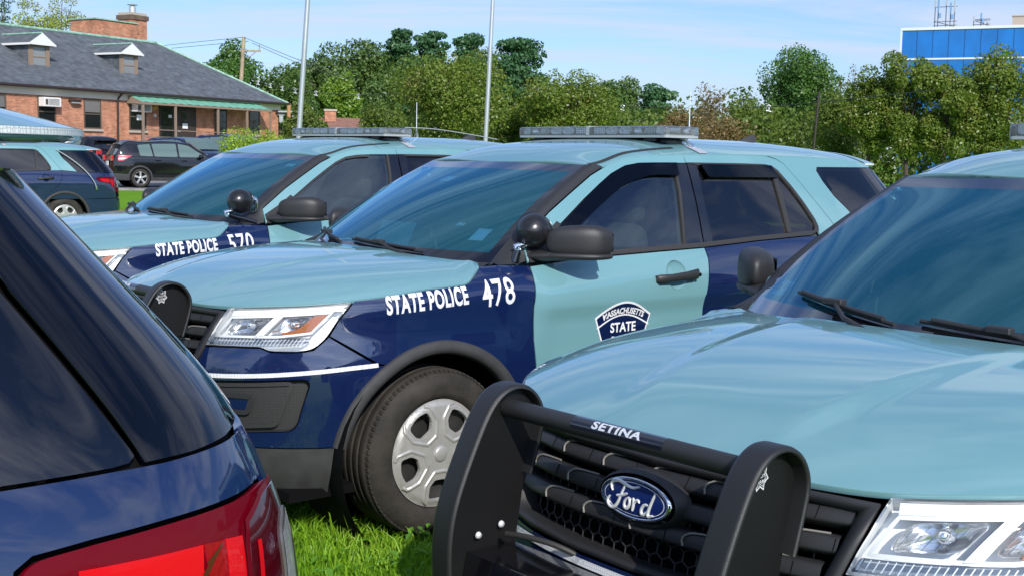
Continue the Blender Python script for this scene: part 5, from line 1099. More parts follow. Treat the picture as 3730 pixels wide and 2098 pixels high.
def dormer(x):
    d = M(); z0, z1 = 5.46, 6.62; y0 = 1.50; yb = 4.2
    d.box((x, y0+.9, (z0+z1)/2), (.60, .88, (z1-z0)/2), 0); o = d.emit('dormer', [m_slate], bb)
    part('dormer_front', lambda m: (m.box((x-.50, y0-.02, (z0+z1)/2), (.11, .05, .58)), m.box((x+.50, y0-.02, (z0+z1)/2), (.11, .05, .58)), m.box((x, y0-.02, z1-.06), (.39, .05, .06)), m.box((x, y0-.02, z0+.05), (.39, .05, .05)), m.box((x, y0-.015, (z0+z1)/2), (.39, .03, .025))), m_tan, o)
    part('pane', lambda m: m.box((x, y0+.0, (z0+z1)/2), (.39, .018, .50)), mat('dormer_pane', (.22, .23, .24), .12, coat=.6), o); part('sill', lambda m: m.box((x, y0-.06, z0-.04), (.66, .08, .035)), m_cop, o)
    def rf(m):
        e = .80; zt = 7.16; zl = 6.64; yf = y0-.30
        A, B_, Cc = (x-e, yf, zl), (x, yf, zt), (x+e, yf, zl); A2, B2, C2 = (x-e, yb, zl), (x, yb+.3, zt), (x+e, yb, zl)
        m.add([A, B_, B2, A2], [[0, 1, 2, 3]], 0); m.add([B_, Cc, C2, B2], [[0, 1, 2, 3]], 0); m.add([(x-e, yf-.01, zl-.05), (x+e, yf-.01, zl-.05), (x+e, yf-.01, zl+.02), (x, yf-.01, zt+.03), (x-e, yf-.01, zl+.02)], [[0, 1, 2, 3, 4]], 1)
        for sgn in (-1, 1): m.box((x+sgn*e, (yf+yb)/2, zl-.02), (.03, (yb-yf)/2, .05), 1)
        m.tube([(x, yf, zt+.03), (x, yb+.3, zt+.03)], .05, 6, 2)
    part('dormer_roof', rf, [m_slate, m_acw, m_cop], o)
for x in (-16.25, -10.42, -22.1, -28.0): dormer(x)
ch = part('chimney_block', lambda m: m.box((-7.0, 6.9, 7.8), (1.55, 1.0, 1.05)), m_brick, bb_roof)
part('coping', lambda m: (m.box((-7.0, 6.9, 8.87), (1.62, 1.07, .035))), m_cop, ch)
st_ = part('chimney', lambda m: (m.box((-4.75, 7.0, 8.0), (.60, .55, 1.25), 0), m.box((-4.75, 7.0, 9.30), (.68, .63, .13), 1), m.box((-4.75, 7.0, 9.50), (.60, .55, .08), 2)), [m_brick, m_dkbrick, m_stone], bb_roof)
part('flue', lambda m: (m.lathe([(.20, 9.5), (.20, 9.95), (.17, 9.96)], 14, 0, 'z', (-4.75, 7.0, 0)), m.lathe([(.0, 10.14), (.30, 10.08), (.30, 10.05), (.0, 10.04)], 14, 0, 'z', (-4.75, 7.0, 0)), m.lathe([(.12, 9.95), (.12, 10.06)], 8, 0, 'z', (-4.75, 7.0, 0))), m_galv, st_)
# ------------------------------------------------------------------ blue office block
t0 = wp(3286, 108, 150); t1 = wp(3990, 92, 141); ang = math.atan2(t1.y-t0.y, t1.x-t0.x); ln = math.hypot(t1.x-t0.x, t1.y-t0.y)
ob = empty('office_building', (t0.x, t0.y, 0), ang, 'flat roofed office block clad in bright blue glass panels with white bands', 'building'); Hb = t0.z
m_bluep = mat('blue_glass_panel', (.004, .145, .50), .25, coat=.3, noise=(.35, .18, 3)); m_bandw = mat('white_band', (.66, .68, .70), .5); m_joint = mat('panel_joint', (.006, .05, .17), .5)
m = M(); m.box((ln/2, 8, Hb/2), (ln/2, 8, Hb/2)); m.emit('wall', m_bluep, ob)
m = M(); m.box((ln/2, 7.9, Hb-.02), (ln/2+.12, 8.02, .16)); 
for z in (Hb-3.55, Hb-7.25, Hb-11.0): m.box((ln/2, -.03, z), (ln/2, .05, .10))
m.box((-.03, -.03, Hb/2), (.10, .10, Hb/2-.2)); m.emit('white_band', m_bandw, ob)
m = M()
for k in range(1, 12): m.box((k*1.78, -.012, Hb/2), (.025, .02, Hb/2-.2))
m.emit('panel_joints', m_joint, ob)
m = M(); m.box((14.9, 5, Hb+.75), (2.9, 2.5, .75), 0); m.box((14.9, 5, Hb+1.45), (3.0, 2.6, .07), 0); m.emit('roof_plant_room', mat('beige_panel', (.40, .33, .27), .7), ob)
m_ant = mat('antenna_blue_grey', (.16, .30, .50), .5); m_antd = mat('antenna_frame', (.10, .11, .13), .5, .4)
def antenna(x, y, hs, name, lab):
    a = empty(name, (0, 0, 0), 0, lab, 'antenna'); a.location = Vector((t0.x, t0.y, Hb+.14))+Matrix.Rotation(ang, 3, 'Z') @ Vector((x, y, 0)); a.rotation_euler = (0, 0, ang)
    m = M()
    for (dx, h) in hs: m.tube([(dx, 0, 0), (dx, 0, h)], .055, 6)
    hm = max(h for _, h in hs); xs_ = [dx for dx, _ in hs]
    for z in (.35, .8, hm*.55): m.tube([(min(xs_)-.1, .05, z), (max(xs_)+.3, .05, z+.05)], .04, 5)
    m.tube([(min(xs_)-.1, 0, .9), (max(xs_)+.7, 0, .02)], .04, 5); m.emit('mast_frame', m_antd, a)
    for i, (dx, h) in enumerate(hs):
        m = M(); m.box((dx+.02, -.12, h*.78), (.10, .06, h*.2), bev=.02); m.emit('panel_antenna', m_ant if i % 2 else m_galv, a)
        if i % 2: m = M(); m.box((dx+.22, -.12, h*.45), (.14, .10, .28), bev=.02); m.emit('radio_unit', m_ant, a)
antenna(3.4, 2, ((0, 4.3), (.35, 3.4), (1.25, 4.6), (1.75, 3.0), (2.2, 3.2)), 'antenna_cluster', 'tall cluster of mobile phone antennas on the blue office roof'); antenna(7.3, 2, ((0.5, 1.3), (1.3, 1.7), (2.0, .9)), 'antenna_cluster', 'low group of small antennas right of the tall roof antennas')
# ------------------------------------------------------------------ little house
t = wp(1262, 482, 78); hs = empty('house', (t.x, 78, float(gh(t.x, 78))), R(12), 'small house with brown roof and brick chimney half hidden behind the far police car', 'house')
hz = t.z-float(gh(t.x, 78)); m = M(); m.box((0, 3, hz/2-.1), (2.6, 3, hz/2)); m.emit('wall', m_cream, hs)
m = M(); 
for q in ([(-2.9, -.3, hz-.15), (2.9, -.3, hz-.15), (2.9, 3, hz+.95), (-2.9, 3, hz+.95)], [(2.9, 6.3, hz-.15), (-2.9, 6.3, hz-.15), (-2.9, 3, hz+.95), (2.9, 3, hz+.95)]): m.add(q, [[0, 1, 2, 3]])
m.emit('roof', mat('brown_shingle', (.24, .12, .085), .85, noise=(4, .25)), hs); m = M(); m.box((-.85, 2.6, hz+.55), (.36, .34, .85), 0); m.box((-.85, 2.6, hz+1.4), (.42, .4, .06), 1); m.emit('chimney', [m_brick, m_stone], hs)
# ------------------------------------------------------------------ flagpoles, utility poles, wires
m_alu = mat('brushed_aluminium', (.60, .61, .62), .32, .75, noise=(1.5, .05))
def pole(name, p0, p1, r0, r1, mt, lab, cat, grp=None, n=14):
    b = np.array(p0); d = np.array(p1)-b; d = d/d[2]; zt = 14.0; root = empty(name, tuple(b), 0, lab, cat, grp); m = M(); m.tube([d*zt*k/10 for k in range(11)], [r0+(r1-r0)*k/10 for k in range(11)], n); m.emit('shaft', mt, root); return root, b, d, zt
for (pb_, pt, d_, r0, r1, lab) in (((1087, 520), (1121, 0), 45, .108, .065, 'silver flagpole rising behind the roof of the far police car'), ((1769, 510), (1795, 0), 48, .102, .045, 'silver flagpole in front of the big maple')):
    q0 = wp(*pb_, d_); q1 = wp(*pt, d_); dr_ = (q1-q0)/(q1.z-q0.z); g0 = float(gh(q0.x, d_)); base = q0-dr_*(q0.z-g0); ro, b, d, zt = pole('flagpole', base, base+dr_, r0, r1, m_alu, lab, 'flagpole', 'flagpoles')
    m = M(); m.lathe([(.22, 0), (.22, .10), (.14, .16), (.11, .30)], 16, 0, 'z'); m.emit('base_collar', m_alu, ro); m = M(); m.lathe([(0, .16), (.09, .13), (.13, 0), (.09, -.10), (0, -.13)], 14, 0, 'z'); m.emit('finial_ball', m_alu, ro, loc=tuple(d*zt+np.array([0, 0, .12])))
m_wood = mat('weathered_wood', (.34, .26, .18), .85, noise=(4, .3)); m_wire = mat('wire', (.05, .05, .055), .6)
q0 = wp(878, 305, 92); q1 = wp(888, 136, 92); dr_ = (q1-q0)/(q1.z-q0.z); g0 = float(gh(q0.x, 92)); base = q0-dr_*(q0.z-g0)
up_ = empty('utility_pole', tuple(base), 0, 'wooden utility pole with a grey transformer behind the brick building', 'utility pole'); hp_ = q1.z-g0; dd = np.array(dr_)
m = M(); m.tube([dd*hp_*k/6 for k in range(7)], [.19-.01*k for k in range(7)], 10); m.emit('shaft', m_wood, up_)
m = M(); c = dd*(hp_-1.0); m.box(c+[.55, 0, 0], (.75, .06, .06)); m.tube([c+[1.2, 0, .05], c+[1.2, 0, .45]], .04, 6); m.tube([c+[.3, 0, -.6], c+[1.0, 0, 0]], .03, 5); m.emit('crossarm', m_wood, up_)
m = M(); c = dd*(hp_-4.6); m.lathe([(0, .55), (.28, .5), (.32, .42), (.32, -.5), (.0, -.52)], 16, 0, 'z', c+[.55, 0, 0]); m.box(c+[.28, 0, 0], (.12, .05, .3)); m.tube([c+[.45, 0, .5], c+[.45, 0, .8]], .05, 6); m.tube([c+[.68, 0, .5], c+[.68, 0, .8]], .05, 6); m.emit('transformer', m_galv, up_)
def wire(pts, lab, r=.022, clips=()):
    P = [np.array(wp(*p)) for p in pts]; l = smooth_line(P, 3); w = empty('overhead_wire', tuple(l[0]), 0, lab, 'wire', 'overhead wires'); m = M(); m.tube(l-l[0], r, 5); m.emit('cable', m_wire, w)
    for cpt in clips:
        c = np.array(wp(*cpt))-l[0]; m = M(); m.tube([c+[-.10, 0, .02], c+[.0, 0, .10], c+[.10, 0, .02]], .05, 5); m.tube([c+[0, 0, .10], c+[.02, 0, -.20]], .05, 5); m.tube([c+[-.12, 0, -.16], c+[.12, 0, -.22]], .04, 5); m.emit('spacer', m_galv, w)
wire([(520, 176, 108), (700, 156, 100), (888, 137, 92)], 'upper thin wire running left from the utility pole', .018); wire([(540, 186, 108), (700, 170, 100), (905, 152, 92)], 'second thin wire running left below the upper one', .018)
wire([(888, 137, 92), (1000, 185, 86), (1100, 225, 82), (1300, 290, 78)], 'upper thin wire running right from the utility pole towards the flagpole', .018); wire([(918, 158, 92), (1010, 200, 86), (1100, 238, 82), (1300, 300, 78)], 'lower thin wire running right from the utility pole towards the flagpole', .018)
wire([(905, 285, 92), (985, 309, 90), (1075, 329, 88), (1150, 338, 86), (1310, 349, 82), (1440, 342, 78), (1700, 345, 74)], 'sagging cable with pale spacers crossing behind the first flagpole', .022, [(940, 300, 91), (985, 311, 90), (1028, 321, 89), (1076, 331, 88), (1151, 339, 86), (1306, 350, 82)])
wire([(2200, 385, 70), (2560, 398, 66), (2800, 392, 60), (3060, 366, 52), (3400, 330, 46)], 'long cable with pale spacers crossing in front of the trees on the right', .016, [(2268, 390, 69), (2567, 398, 66), (2800, 392, 60)])
q0 = wp(2964, 540, 51); q1 = wp(2984, 335, 51); dr_ = (q1-q0)/(q1.z-q0.z); g0 = float(gh(q0.x, 51)); base = q0-dr_*(q0.z-g0); lp = empty('lamp_post', tuple(base), 0, 'thin dark post standing in front of the shrubby trees on the right', 'post'); hh = q1.z-g0; dd = np.array(dr_)
m = M(); m.tube([dd*0, dd*hh*.5, dd*hh], [.06, .05, .045], 8); m.tube([dd*1.2, dd*1.75], .085, 8); m.emit('shaft', m_gut, lp)
q1 = wp(1052, 378, 84); base = (q1.x, 84, float(gh(q1.x, 84))); up2 = empty('utility_pole', base, 0, 'short orange brown pole with crossarm right of the brick building', 'utility pole'); hh = q1.z-base[2]
m = M(); m.tube([(0, 0, 0), (0, 0, hh)], [.15, .13], 8); m.emit('shaft', mat('orange_wood', (.42, .22, .10), .8), up2); m = M(); m.box((0, 0, hh-.55), (.8, .06, .05)); m.box((-.5, 0, hh-1.0), (.12, .1, .25)); m.box((.35, 0, hh-1.0), (.10, .1, .2)); m.emit('crossarm', m_galv, up2)
# ------------------------------------------------------------------ parked civilian cars
m_blk = mat('paint_black', (.005, .005, .007), .45, 0, 1, .04); m_dblue = mat('paint_dark_blue', (.008, .014, .045), .45, 0, 1, .05); m_ltred = mat('small_tail_lamp', (.45, .02, .03), .2, coat=1); m_alloy = mat('alloy_wheel', (.55, .56, .56), .35, .7); m_gcar = glass_mat('car_glass', (.5, .6, .57), 1.7, base=((.16, .24, .225), .6))  # car_glass: pale diffuse film paints daylight seen through, as the body is solid
def small_car(name, lab, paint, P):
    "compact SUV: x forward, origin under the middle"
    root = empty(name, (0, 0, 0), 0, lab, 'car', 'cars parked by the brick building'); L = P['L']/2; Wd = P['W']/2; zt = P['H']; zb = P['belt']
    top = spl(*P['top']); hoodx = P['cowl']; xs = np.linspace(-L, L, 72)
    pw = lambda x: Wd*(1-.16*np.clip((np.abs(x)-L+.75)/.75, 0, 1)**2.2)
    def SB(x, z):
        x = np.asarray(x, float); z = np.asarray(z, float); w = pw(x); t = np.clip((z-zb)/(zt-zb), -2, 1.2); low = w*(1-.05*np.clip((.55-z)/.35, 0, 1)**2-.035*np.clip((z-.75)/(zb-.75), 0, 1)**2); return np.stack([x, np.where(z < zb, low, w*.965-(w*.25)*t**1.25), z], -1)
    m = M(); A = []
    for x in xs:
        zc = float(top(x)); row = []
        zmax = zc-.05
        zz = np.concatenate([np.linspace(.24, min(zb, zmax), 9), np.linspace(min(zb, zmax), zmax, 8)[1:]])
        p = SB(np.full(len(zz), x), zz); row += list(p); y1 = p[-1][1]
        for k in (.93, .75, .5, .25, 0): row.append((x, y1*k, zmax+.05*(1-k**3)))
        A.append(row)
    G = np.array(A); m.grid(G, 0); 
    for e in (0, -1): m.add(np.concatenate([G[e], G[e]*[1, -1, 1]]), [[i, i+1, len(G[e])+i+1, len(G[e])+i] for i in range(len(G[e])-1)], 0)
    m.mirror(); body = m.emit('body', paint, root)
    for poly in P['win']:
        w = M(); w.panel(fillet([(*p, .05) for p in poly], 3), SB, off=.008, g=.08, flange=.01, cen=(0, 0, .7)); both(w, 'side_window', m_gcar, root)
    # glazed ends
    def endglass(x0, z0, x1, z1, nm):
        w = M(); A = []
        for t in np.linspace(0, 1, 8):
            x = x0+(x1-x0)*t; z = z0+(z1-z0)*t; yy = float(SB(np.array(x), np.array(z))[1])*.93; A.append([(x+(.07 if x > 0 else -.05)*(1-s*s), yy*s, z+.02) for s in np.linspace(-1, 1, 11)])
        w.grid(np.array(A), flip=(x0 < 0)); w.emit(nm, m_gloss if nm == 'rear_window' else m_gcar, root)
    endglass(*P['ws'], 'windshield'); endglass(*P['rw'], 'rear_window')
    c = M()
    for wx in P['wx']:
        A = []
        for r_, of in ((.44, .0), (.43, .02), (.37, .022), (.36, -.05)):
            q = np.array([(wx+r_*math.cos(a), .34+r_*math.sin(a)) for a in np.linspace(R(-12), R(192), 31)]); p = SB(q[:, 0], np.maximum(q[:, 1], .24)); p[:, 1] += of; A.append(p)
        c.grid(np.array(A)); c.grid(np.array([[(wx+.365*math.cos(a), y, .34+.365*math.sin(a)) for a in np.linspace(0, 6.2832, 31)] for y in (Wd-.02, Wd-.30)]), 1)
        c.add([(wx+.365*math.cos(a), Wd+.006, .34+.365*math.sin(a)) for a in np.linspace(0, 6.2832, 31)[:-1]], [list(range(30))], 1)
    c.panel([(-L+.02, .50), (-L+.6, .46), (-L+.6, .25), (-L+.02, .28)], SB, 0, off=.006, g=.1, cen=(0, 0, .7)); c.panel([(-1.0, .36), (1.0, .36), (1.0, .25), (-1.0, .25)], SB, 0, off=.006, g=.1, cen=(0, 0, .7)); c.mirror(); c.box((-L-.01, 0, .42), (.03, Wd*.80, .14), 0); c.emit('cladding', [m_clad, m_dark], root)
    for wx in P['wx']:
        for s in (1, -1):
            w = empty('wheel'); w.parent = root; w.location = (wx, s*(Wd-.02), .34); w.rotation_euler = (0, 0, 0 if s > 0 else math.pi)
            t = M(); t.lathe([(.22, .02), (.25, .035), (.31, .035), (.335, .01), (.34, -.03), (.34, -.2)], 32); t.emit('tyre', m_tyre, w)
            r = M(); r.lathe([(.215, .0), (.228, .03), (.22, .035), (.205, .01)], 32)
            for k in range(5): a = 2*math.pi*k/5+.3; r.box((.115*math.cos(a), .022, .115*math.sin(a)), (.105, .014, .034), rot=Matrix.Rotation(-a, 3, 'Y'), bev=.008)
            r.lathe([(0, .045), (.05, .04), (.055, .02)], 16); r.emit('alloy_rim', m_alloy, w); d = M(); d.lathe([(0, -.01), (.215, .0)], 24); d.emit('wheel_disc', m_dark, w)
    tl_ = M(); tl_.panel(fillet([(*p, .04) for p in P['tail']], 3), SB, off=.012, g=.06, flange=.02, cen=(0, 0, .7)); both(tl_, 'tail_light', m_ltred, root); 
    tw = M(); tw.panel([(x, z) for x, z in P['tailw']], SB, off=.016, g=.06, flange=.008, cen=(0, 0, .7)); both(tw, 'tail_light_clear', m_acw, root)
    te = M(); te.box((-L-.005, Wd*.66, P['tail'][0][1]-.10), (.03, .14, .10), bev=.02); both(te, 'rear_lamp', m_ltred, root)
    re = M(); re.box((-L-.03, Wd*.62, .45), (.02, .16, .04), bev=.01); both(re, 'rear_reflector', m_ltred, root)
    pl = M(); pl.box((-L-.04, 0, .84), (.012, .16, .08)); pl.emit('number_plate', m_acw, root)
    hl = M(); hl.panel(fillet([(*p, .03) for p in P['head']], 3), SB, off=.010, g=.06, flange=.02, cen=(0, 0, .7)); both(hl, 'headlight', m_silver2, root); hg = M(); hg.box((L+.0, 0, .62), (.03, Wd*.6, .12), bev=.03); hg.emit('grille', m_plas, root)
    mi = M(); mi.grid(superell(np.array([P['mx'], Wd+.10, zb+.06]), np.array([.09, .12, .08]), 3, 16, 10), closed_u=True); both(mi, 'side_mirror', paint, root)
    ha = M()
    for hx in P['hx']: p = SB(np.array(hx), np.array(zb-.10)); ha.box(p+[0, .02, 0], (.10, .018, .014), bev=.006); both(ha, 'door_handle', paint, root); ha = M()
    sp_ = M(); sp_.box((-L+.28, 0, float(top(-L+.28))+.0), (.20, Wd*.62, .02), bev=.015); sp_.emit('spoiler', paint, root)
    return root
PS = dict(L=4.52, W=1.84, H=1.68, belt=1.06, cowl=1.0, top=([-2.26, -2.18, -1.9, -1.4, -.6, .1, .55, 1.15, 1.7, 2.1, 2.26], [.95, 1.15, 1.58, 1.66, 1.69, 1.67, 1.55, 1.13, 1.05, .93, .72]),
    win=([(-1.35, 1.12), (-1.42, 1.50), (-.98, 1.54), (-.90, 1.10)], [(-.84, 1.10), (-.92, 1.545), (-.05, 1.565), (-.02, 1.09)], [(.05, 1.09), (.02, 1.565), (.40, 1.50), (.98, 1.12), (.96, 1.09)]), ws=(1.12, 1.16, .50, 1.60), rw=(-2.19, 1.12, -1.92, 1.54), wx=(-1.36, 1.36), tail=[(-2.10, 1.13), (-1.62, 1.13), (-1.95, .93), (-2.12, .92)], tailw=[(-2.08, 1.04), (-1.80, 1.04), (-1.95, .98), (-2.1, .98)], head=[(2.10, .80), (1.62, .90), (1.75, .76), (2.08, .70)], mx=.80, hx=(-.72, .22))
pe = small_car('parked_suv', 'shiny black compact SUV seen from its rear corner beside the lawn', m_blk, PS)
c0 = wp(512, 640, 44.2); pe.rotation_euler = (0, 0, R(31)); fw = Vector((math.cos(R(31)), math.sin(R(31)), 0)); sd = Vector((math.sin(R(31)), -math.cos(R(31)), 0))
pe.location = Vector((c0.x, c0.y, 0))+fw*1.36-sd*.92; pe.location.z = float(gh(pe.location.x, pe.location.y))+.02
def place_car(o, px, d, rz): t = wp(px, 600, d); o.location = (t.x, d, float(gh(t.x, d))+.02); o.rotation_euler = (0, 0, R(rz))
p2 = small_car('parked_car', 'dark blue car parked nose towards us behind the black SUV', m_dblue, PS); place_car(p2, 690, 53, -38)
p3 = copy_tree(p2); place_car(p3, 860, 57, -35); p3['label'] = 'dark car almost hidden behind the light green bush'; 
p4 = copy_tree(pe); place_car(p4, 265, 52, 150); p4['label'] = 'dark car roof showing just behind the far left police car'
# ------------------------------------------------------------------ the five police cars
GRP = 'police SUVs parked on the grass'
LAB = {'A': 'middle pale blue and navy police SUV numbered 478, side and nose in view', 'B': 'nearest police SUV at the right, its bonnet and black push bumper filling the corner', 'C': 'police SUV numbered 570 standing behind car 478', 'D': 'police SUV cut off by the left edge, close up rear corner with red tail lamp', 'E': 'far police SUV beside the lawn, left of the black SUV'}
POSE = {'A': (-.9157, 5.9283, 219.64, 0), 'B': (.9814, 3.2690, 220.07, -.0128), 'C': (-2.6087, 8.3001, 223.41, .017), 'D': (-3.8375, -.1271, 220.97, .0327), 'E': (-11.0853, 21.792, 220.98, -.0056)}
suv = build_suv(); cars = {}
for k in 'ABCDE':
    o = suv if k == 'A' else copy_tree(suv); x, y, a, dz = POSE[k]; o.location = (x, y, dz); o.rotation_euler = (0, 0, R(a)); cars[k] = tag(o, LAB[k], 'police car', GRP)
def kid(root, name): 
    for c in root.children_recursive:
        if c.name.split('.')[0] == name: return c
def on_side(off, ax, az, sc, shear=0., dirx=-1):
    def fn(V):
        x = ax+dirx*V[:, 0]*sc; z = az+V[:, 1]*sc+shear*(x-ax); P, Nn = surfn(S2, np.stack([x, z], -1), (-1.5, 0, .7)); return P+Nn*off, Nn
    return fn
m_refl = honey_mat('reflective_lettering', (.74, .75, .77), (.60, .61, .63), 420)
def lettering(root, num):
    fe = kid(root, 'fender'); m = M(); text_on(m, 'STATE POLICE', on_side(.002, .252, .966, 1, -.055), size=.098, sx=.60, bold=.0036, spacing=1.10, sub=2); m.emit('fender_lettering', m_refl, fe)
    m = M(); text_on(m, num, on_side(.002, -.232, .966, 1, -.055), size=.158, sx=.74, bold=.0016, spacing=1.06, sub=2); m.emit('unit_number', m_refl, fe)
for k, n in (('A', '478'), ('C', '570')): lettering(cars[k], n)
def shield(root):
    d = kid(root, 'front_door'); cx, cz = -1.08, .76; S = .185
    out = [(-1, .62)]+[(-1+2*t, .62+.38*math.sin(math.pi*t)) for t in np.linspace(.05, .95, 14)]+[(1, .62), (.78, .05), (.52, -.45), (.22, -.82), (0, -1), (-.22, -.82), (-.52, -.45), (-.78, .05)]
    out = np.array(out); mp = lambda q: np.stack([cx-q[:, 0]*S, cz+q[:, 1]*S], -1)
    m = M(); m.panel(mp(out), S2, 0, off=.0018, g=.03, flange=.001); m.panel(mp(out*.945+[0, .004]), S2, 1, off=.0026, g=.03, flange=.0006)
    arcl = np.array([(-.93+1.86*t, .34+.31*math.sin(math.pi*t)) for t in np.linspace(0.0, 1, 20)]); m.ribbon(mp(arcl), S2, .0035, 0, off=.0034)
    for wd, z_, sz, on_arc in (('MASSACHUSETTS', .60, .215, True), ('STATE', .215, .34, False), ('POLICE', -.08, .26, False)):
        def fn(V, z_=z_, on_arc=on_arc):
            u = V[:, 0]; v = V[:, 1]
            if on_arc:
                rad = 1.75; a = u/rad; q = np.stack([np.sin(a)*(rad+v), -rad+z_+.09+np.cos(a)*(rad+v)], -1)
            else: q = np.stack([u, z_+v], -1)
            P, Nn = surfn(S2, mp(q), (-1.5, 0, .7)); return P+Nn*.0036, Nn
        text_on(m, wd, fn, 0, size=sz, sx=.86 if on_arc else .95, align='CENTER', bold=.008)
    m.emit('door_shield', [m_white, m_navy], d)
shield(cars['A']); shield(cars['C'])
def spotlight(root, chrome_foot=False, d=(0, 0, 0)):
    s = empty('spotlight'); s.parent = root; c = np.array([-.632, .865, 1.284])+d; fwd = nrm(np.array([.62, .35, .02]))
    m = M(); bx = fwd; bz = np.array([0, 0, 1.]); by = nrm(np.cross(bz, bx)); bz = np.cross(bx, by); A = []
    for (h, r) in ((.076, 0), (.074, .017), (.065, .040), (.047, .061), (.02, .075), (-.01, .079), (-.04, .076), (-.062, .070), (-.072, .066)):
        A.append([c+bx*h+by*r*math.cos(a)+bz*r*math.sin(a) for a in np.linspace(0, 2*math.pi, 37)[:-1]])
    m.grid(np.array(A), closed_u=True, flip=True); m.emit('lamp_housing', mat('satin_black_shell', (.012, .012, .014), .30, coat=.12), s)
    m = M(); m.grid(np.array([[c-bx*.074+by*r*math.cos(a)+bz*r*math.sin(a) for a in np.linspace(0, 2*math.pi, 37)[:-1]] for r in (.070, .001)]), closed_u=True, flip=True); m.emit('lamp_lens', m_chrome, s)
    f = c+[.075, -.015, -.085]; foot = np.array([-.50, .845, 1.142]); m = M(); m.tube([f, f+(foot-f)*.5, foot], [.017, .019, .022], 12); m.emit('post', m_gloss, s)
    m = M(); m.tube([c+[.035, -.01, -.06], f+[.02, 0, .012], f], [.016, .014, .015], 10); m.lathe([(0, .022), (.012, .020), (.018, .0), (.012, -.02), (0, -.022)], 12, 0, 'y', tuple(f))
    if chrome_foot: m.grid(superell(c+np.array([-.10, .01, -.02]), np.array([.035, .014, .05]), 2.4, 16, 10), closed_u=True)
    m.emit('chrome_joint', m_chrome, s); return s
spotlight(cars['A'], False, (.04, 0, 0)); spotlight(cars['C'], True, (.24, -.05, .0))
# smoked window visors on car 478 only
fd, rdr = kid(cars['A'], 'front_door'), kid(cars['A'], 'rear_door')
vi = [(-.70, 1.240), (-.837, 1.321), (-.993, 1.415), (-1.13, 1.492), (-1.22, 1.540), (-1.31, 1.575), (-1.40, 1.589), (-1.50, 1.592), (-1.652, 1.594)]; vo = [(-1.640, 1.530), (-1.50, 1.532), (-1.42, 1.524), (-1.34, 1.507), (-1.25, 1.475), (-1.15, 1.425), (-1.02, 1.355), (-.87, 1.270), (-.76, 1.200)]
m = M(); m.panel(np.array(vi+vo), S2, off=.018, g=.03, flange=.016); m.emit('window_visor', m_visor, fd)
m = M(); m.panel(fillet([(-1.815, 1.588, .004), (-2.40, 1.585, .004), (-2.425, 1.520, .01), (-1.845, 1.522, .01)], 3), S2, off=.020, g=.03, flange=.020); m.emit('window_visor', m_visor, rdr)
# things lying on dashboards and stickers on windshields
def on_ws(s, t, ws_, wt, off):
    q = np.array([(s-ws_, t-wt), (s+ws_, t-wt), (s+ws_, t+wt), (s-ws_, t+wt)]); P, Nn = surfn(WSURF, q, (-1.5, 0, .5)); return P+Nn*off, Nn
m_bpaper = mat('bright_paper', (.9, .92, .9), .8)
def ws_sticker(root, s, t, a, b, mt, name='windshield_sticker', off=-.004):
    m = M(); P, Nn = on_ws(s, t, a, b, off); m.add(P, [[0, 1, 2, 3]], 0, Nn); return m.emit(name, mt, kid(root, 'windshield'))
ws_sticker(cars['A'], .816, .241, .040, .050, m_bpaper); ws_sticker(cars['A'], -.115, .764, .07, .030, m_bpaper); ws_sticker(cars['A'], .639, .317, .025, .012, m_bpaper); ws_sticker(cars['C'], .836, .824, .05, .022, m_bpaper)
ws_sticker(cars['B'], -.862, .171, .052, .040, m_cyan); ws_sticker(cars['B'], -.93, .884, .03, .010, m_bpaper)
m = M(); P, Nn = on_ws(-.848, .178, .026, .028, -.0025); m.add(P, [[0, 1, 2, 3]], 0, Nn); P, Nn = on_ws(-.897, .166, .012, .018, -.0025); m.add(P, [[0, 1, 2, 3]], 1, Nn); m.emit('sticker_print', [m_paper, m_ink], kid(cars['B'], 'windshield'))
m = M(); text_on(m, '8', lambda V: (lambda q: (lambda P, Nn: (P-Nn*.0015, Nn))(*surfn(WSURF, q, (-1.5, 0, .5))))(np.stack([-.848+V[:, 0]*.5, .166+V[:, 1]*.9], -1)), size=.036, align='CENTER', bold=.001); m.emit('sticker_digit', m_ink, kid(cars['B'], 'windshield'))
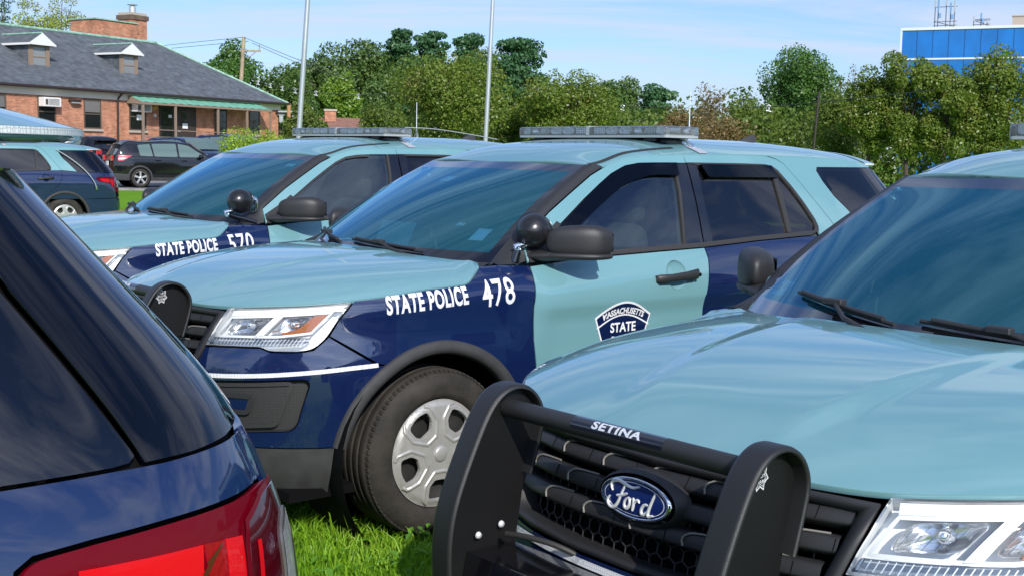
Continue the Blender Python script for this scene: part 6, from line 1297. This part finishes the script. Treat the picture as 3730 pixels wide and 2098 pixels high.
def loose(name, lab, cat, car, pts, mt, h=.004):
    x, y, a, dz = POSE[car]; p = np.array(pts, float); c = p.mean(0); o = empty(name, (0, 0, 0), 0, lab, cat); ca, sa = math.cos(R(a)), math.sin(R(a)); o.location = (x+ca*c[0]-sa*c[1], y+sa*c[0]+ca*c[1], c[2]+dz); o.rotation_euler = (0, 0, R(a))
    m = M(); q = p-c; m.add(np.concatenate([q, q+[0, 0, h]]), [[3, 2, 1, 0], [4, 5, 6, 7], [0, 1, 5, 4], [1, 2, 6, 5], [2, 3, 7, 6], [3, 0, 4, 7]]); m.emit('sheet', mt, o)
loose('paper_slip', 'yellow paper lying on the dashboard of car 478', 'paper', 'A', [(-.27, .12, 1.090), (-.35, .10, 1.100), (-.37, .34, 1.098), (-.28, .36, 1.088)], m_yellow)
loose('papers', 'crumpled pale papers lying on the dashboard of the nearest police car', 'paper', 'B', [(-.24, -.05, 1.085), (-.34, -.05, 1.100), (-.40, .50, 1.100), (-.30, .52, 1.085)], mat('pale_green_paper', (.45, .62, .50), .8))

# bent whip aerials tied down along the bodies of two cars
m = M(); pts = [surfn(S2, np.array([p]), (-1.5, 0, .7))[0][0]+np.array([0, .03, 0]) for p in ((-2.80, 1.60), (-3.0, 1.47), (-3.22, 1.28), (-3.36, 1.10), (-3.43, .98), (-3.45, .90))]; m.tube(smooth_line(pts, 2), .009, 6); m.tube([pts[-2]*.3+pts[-1]*.7, pts[-1], pts[-1]+[0, 0, -.04]], .018, 8, 1); m.emit('bent_aerial', [m_tray, m_chrome], cars['E'])
m = M(); m.tube(smooth_line([(-1.99, .50, 1.80), (-2.25, .52, 1.80), (-2.6, .50, 1.77), (-2.95, .47, 1.735)], 2), .0035, 6); m.emit('bent_aerial', m_tray, cars['C'])
loose('folder', 'pale blue folder standing on the passenger side dashboard of car 478', 'folder', 'A', [(-.50, -.01, 1.14), (-.47, -.27, 1.14), (-.53, -.27, 1.27), (-.56, -.01, 1.27)], mat('pale_blue_card', (.45, .75, .80), .7))
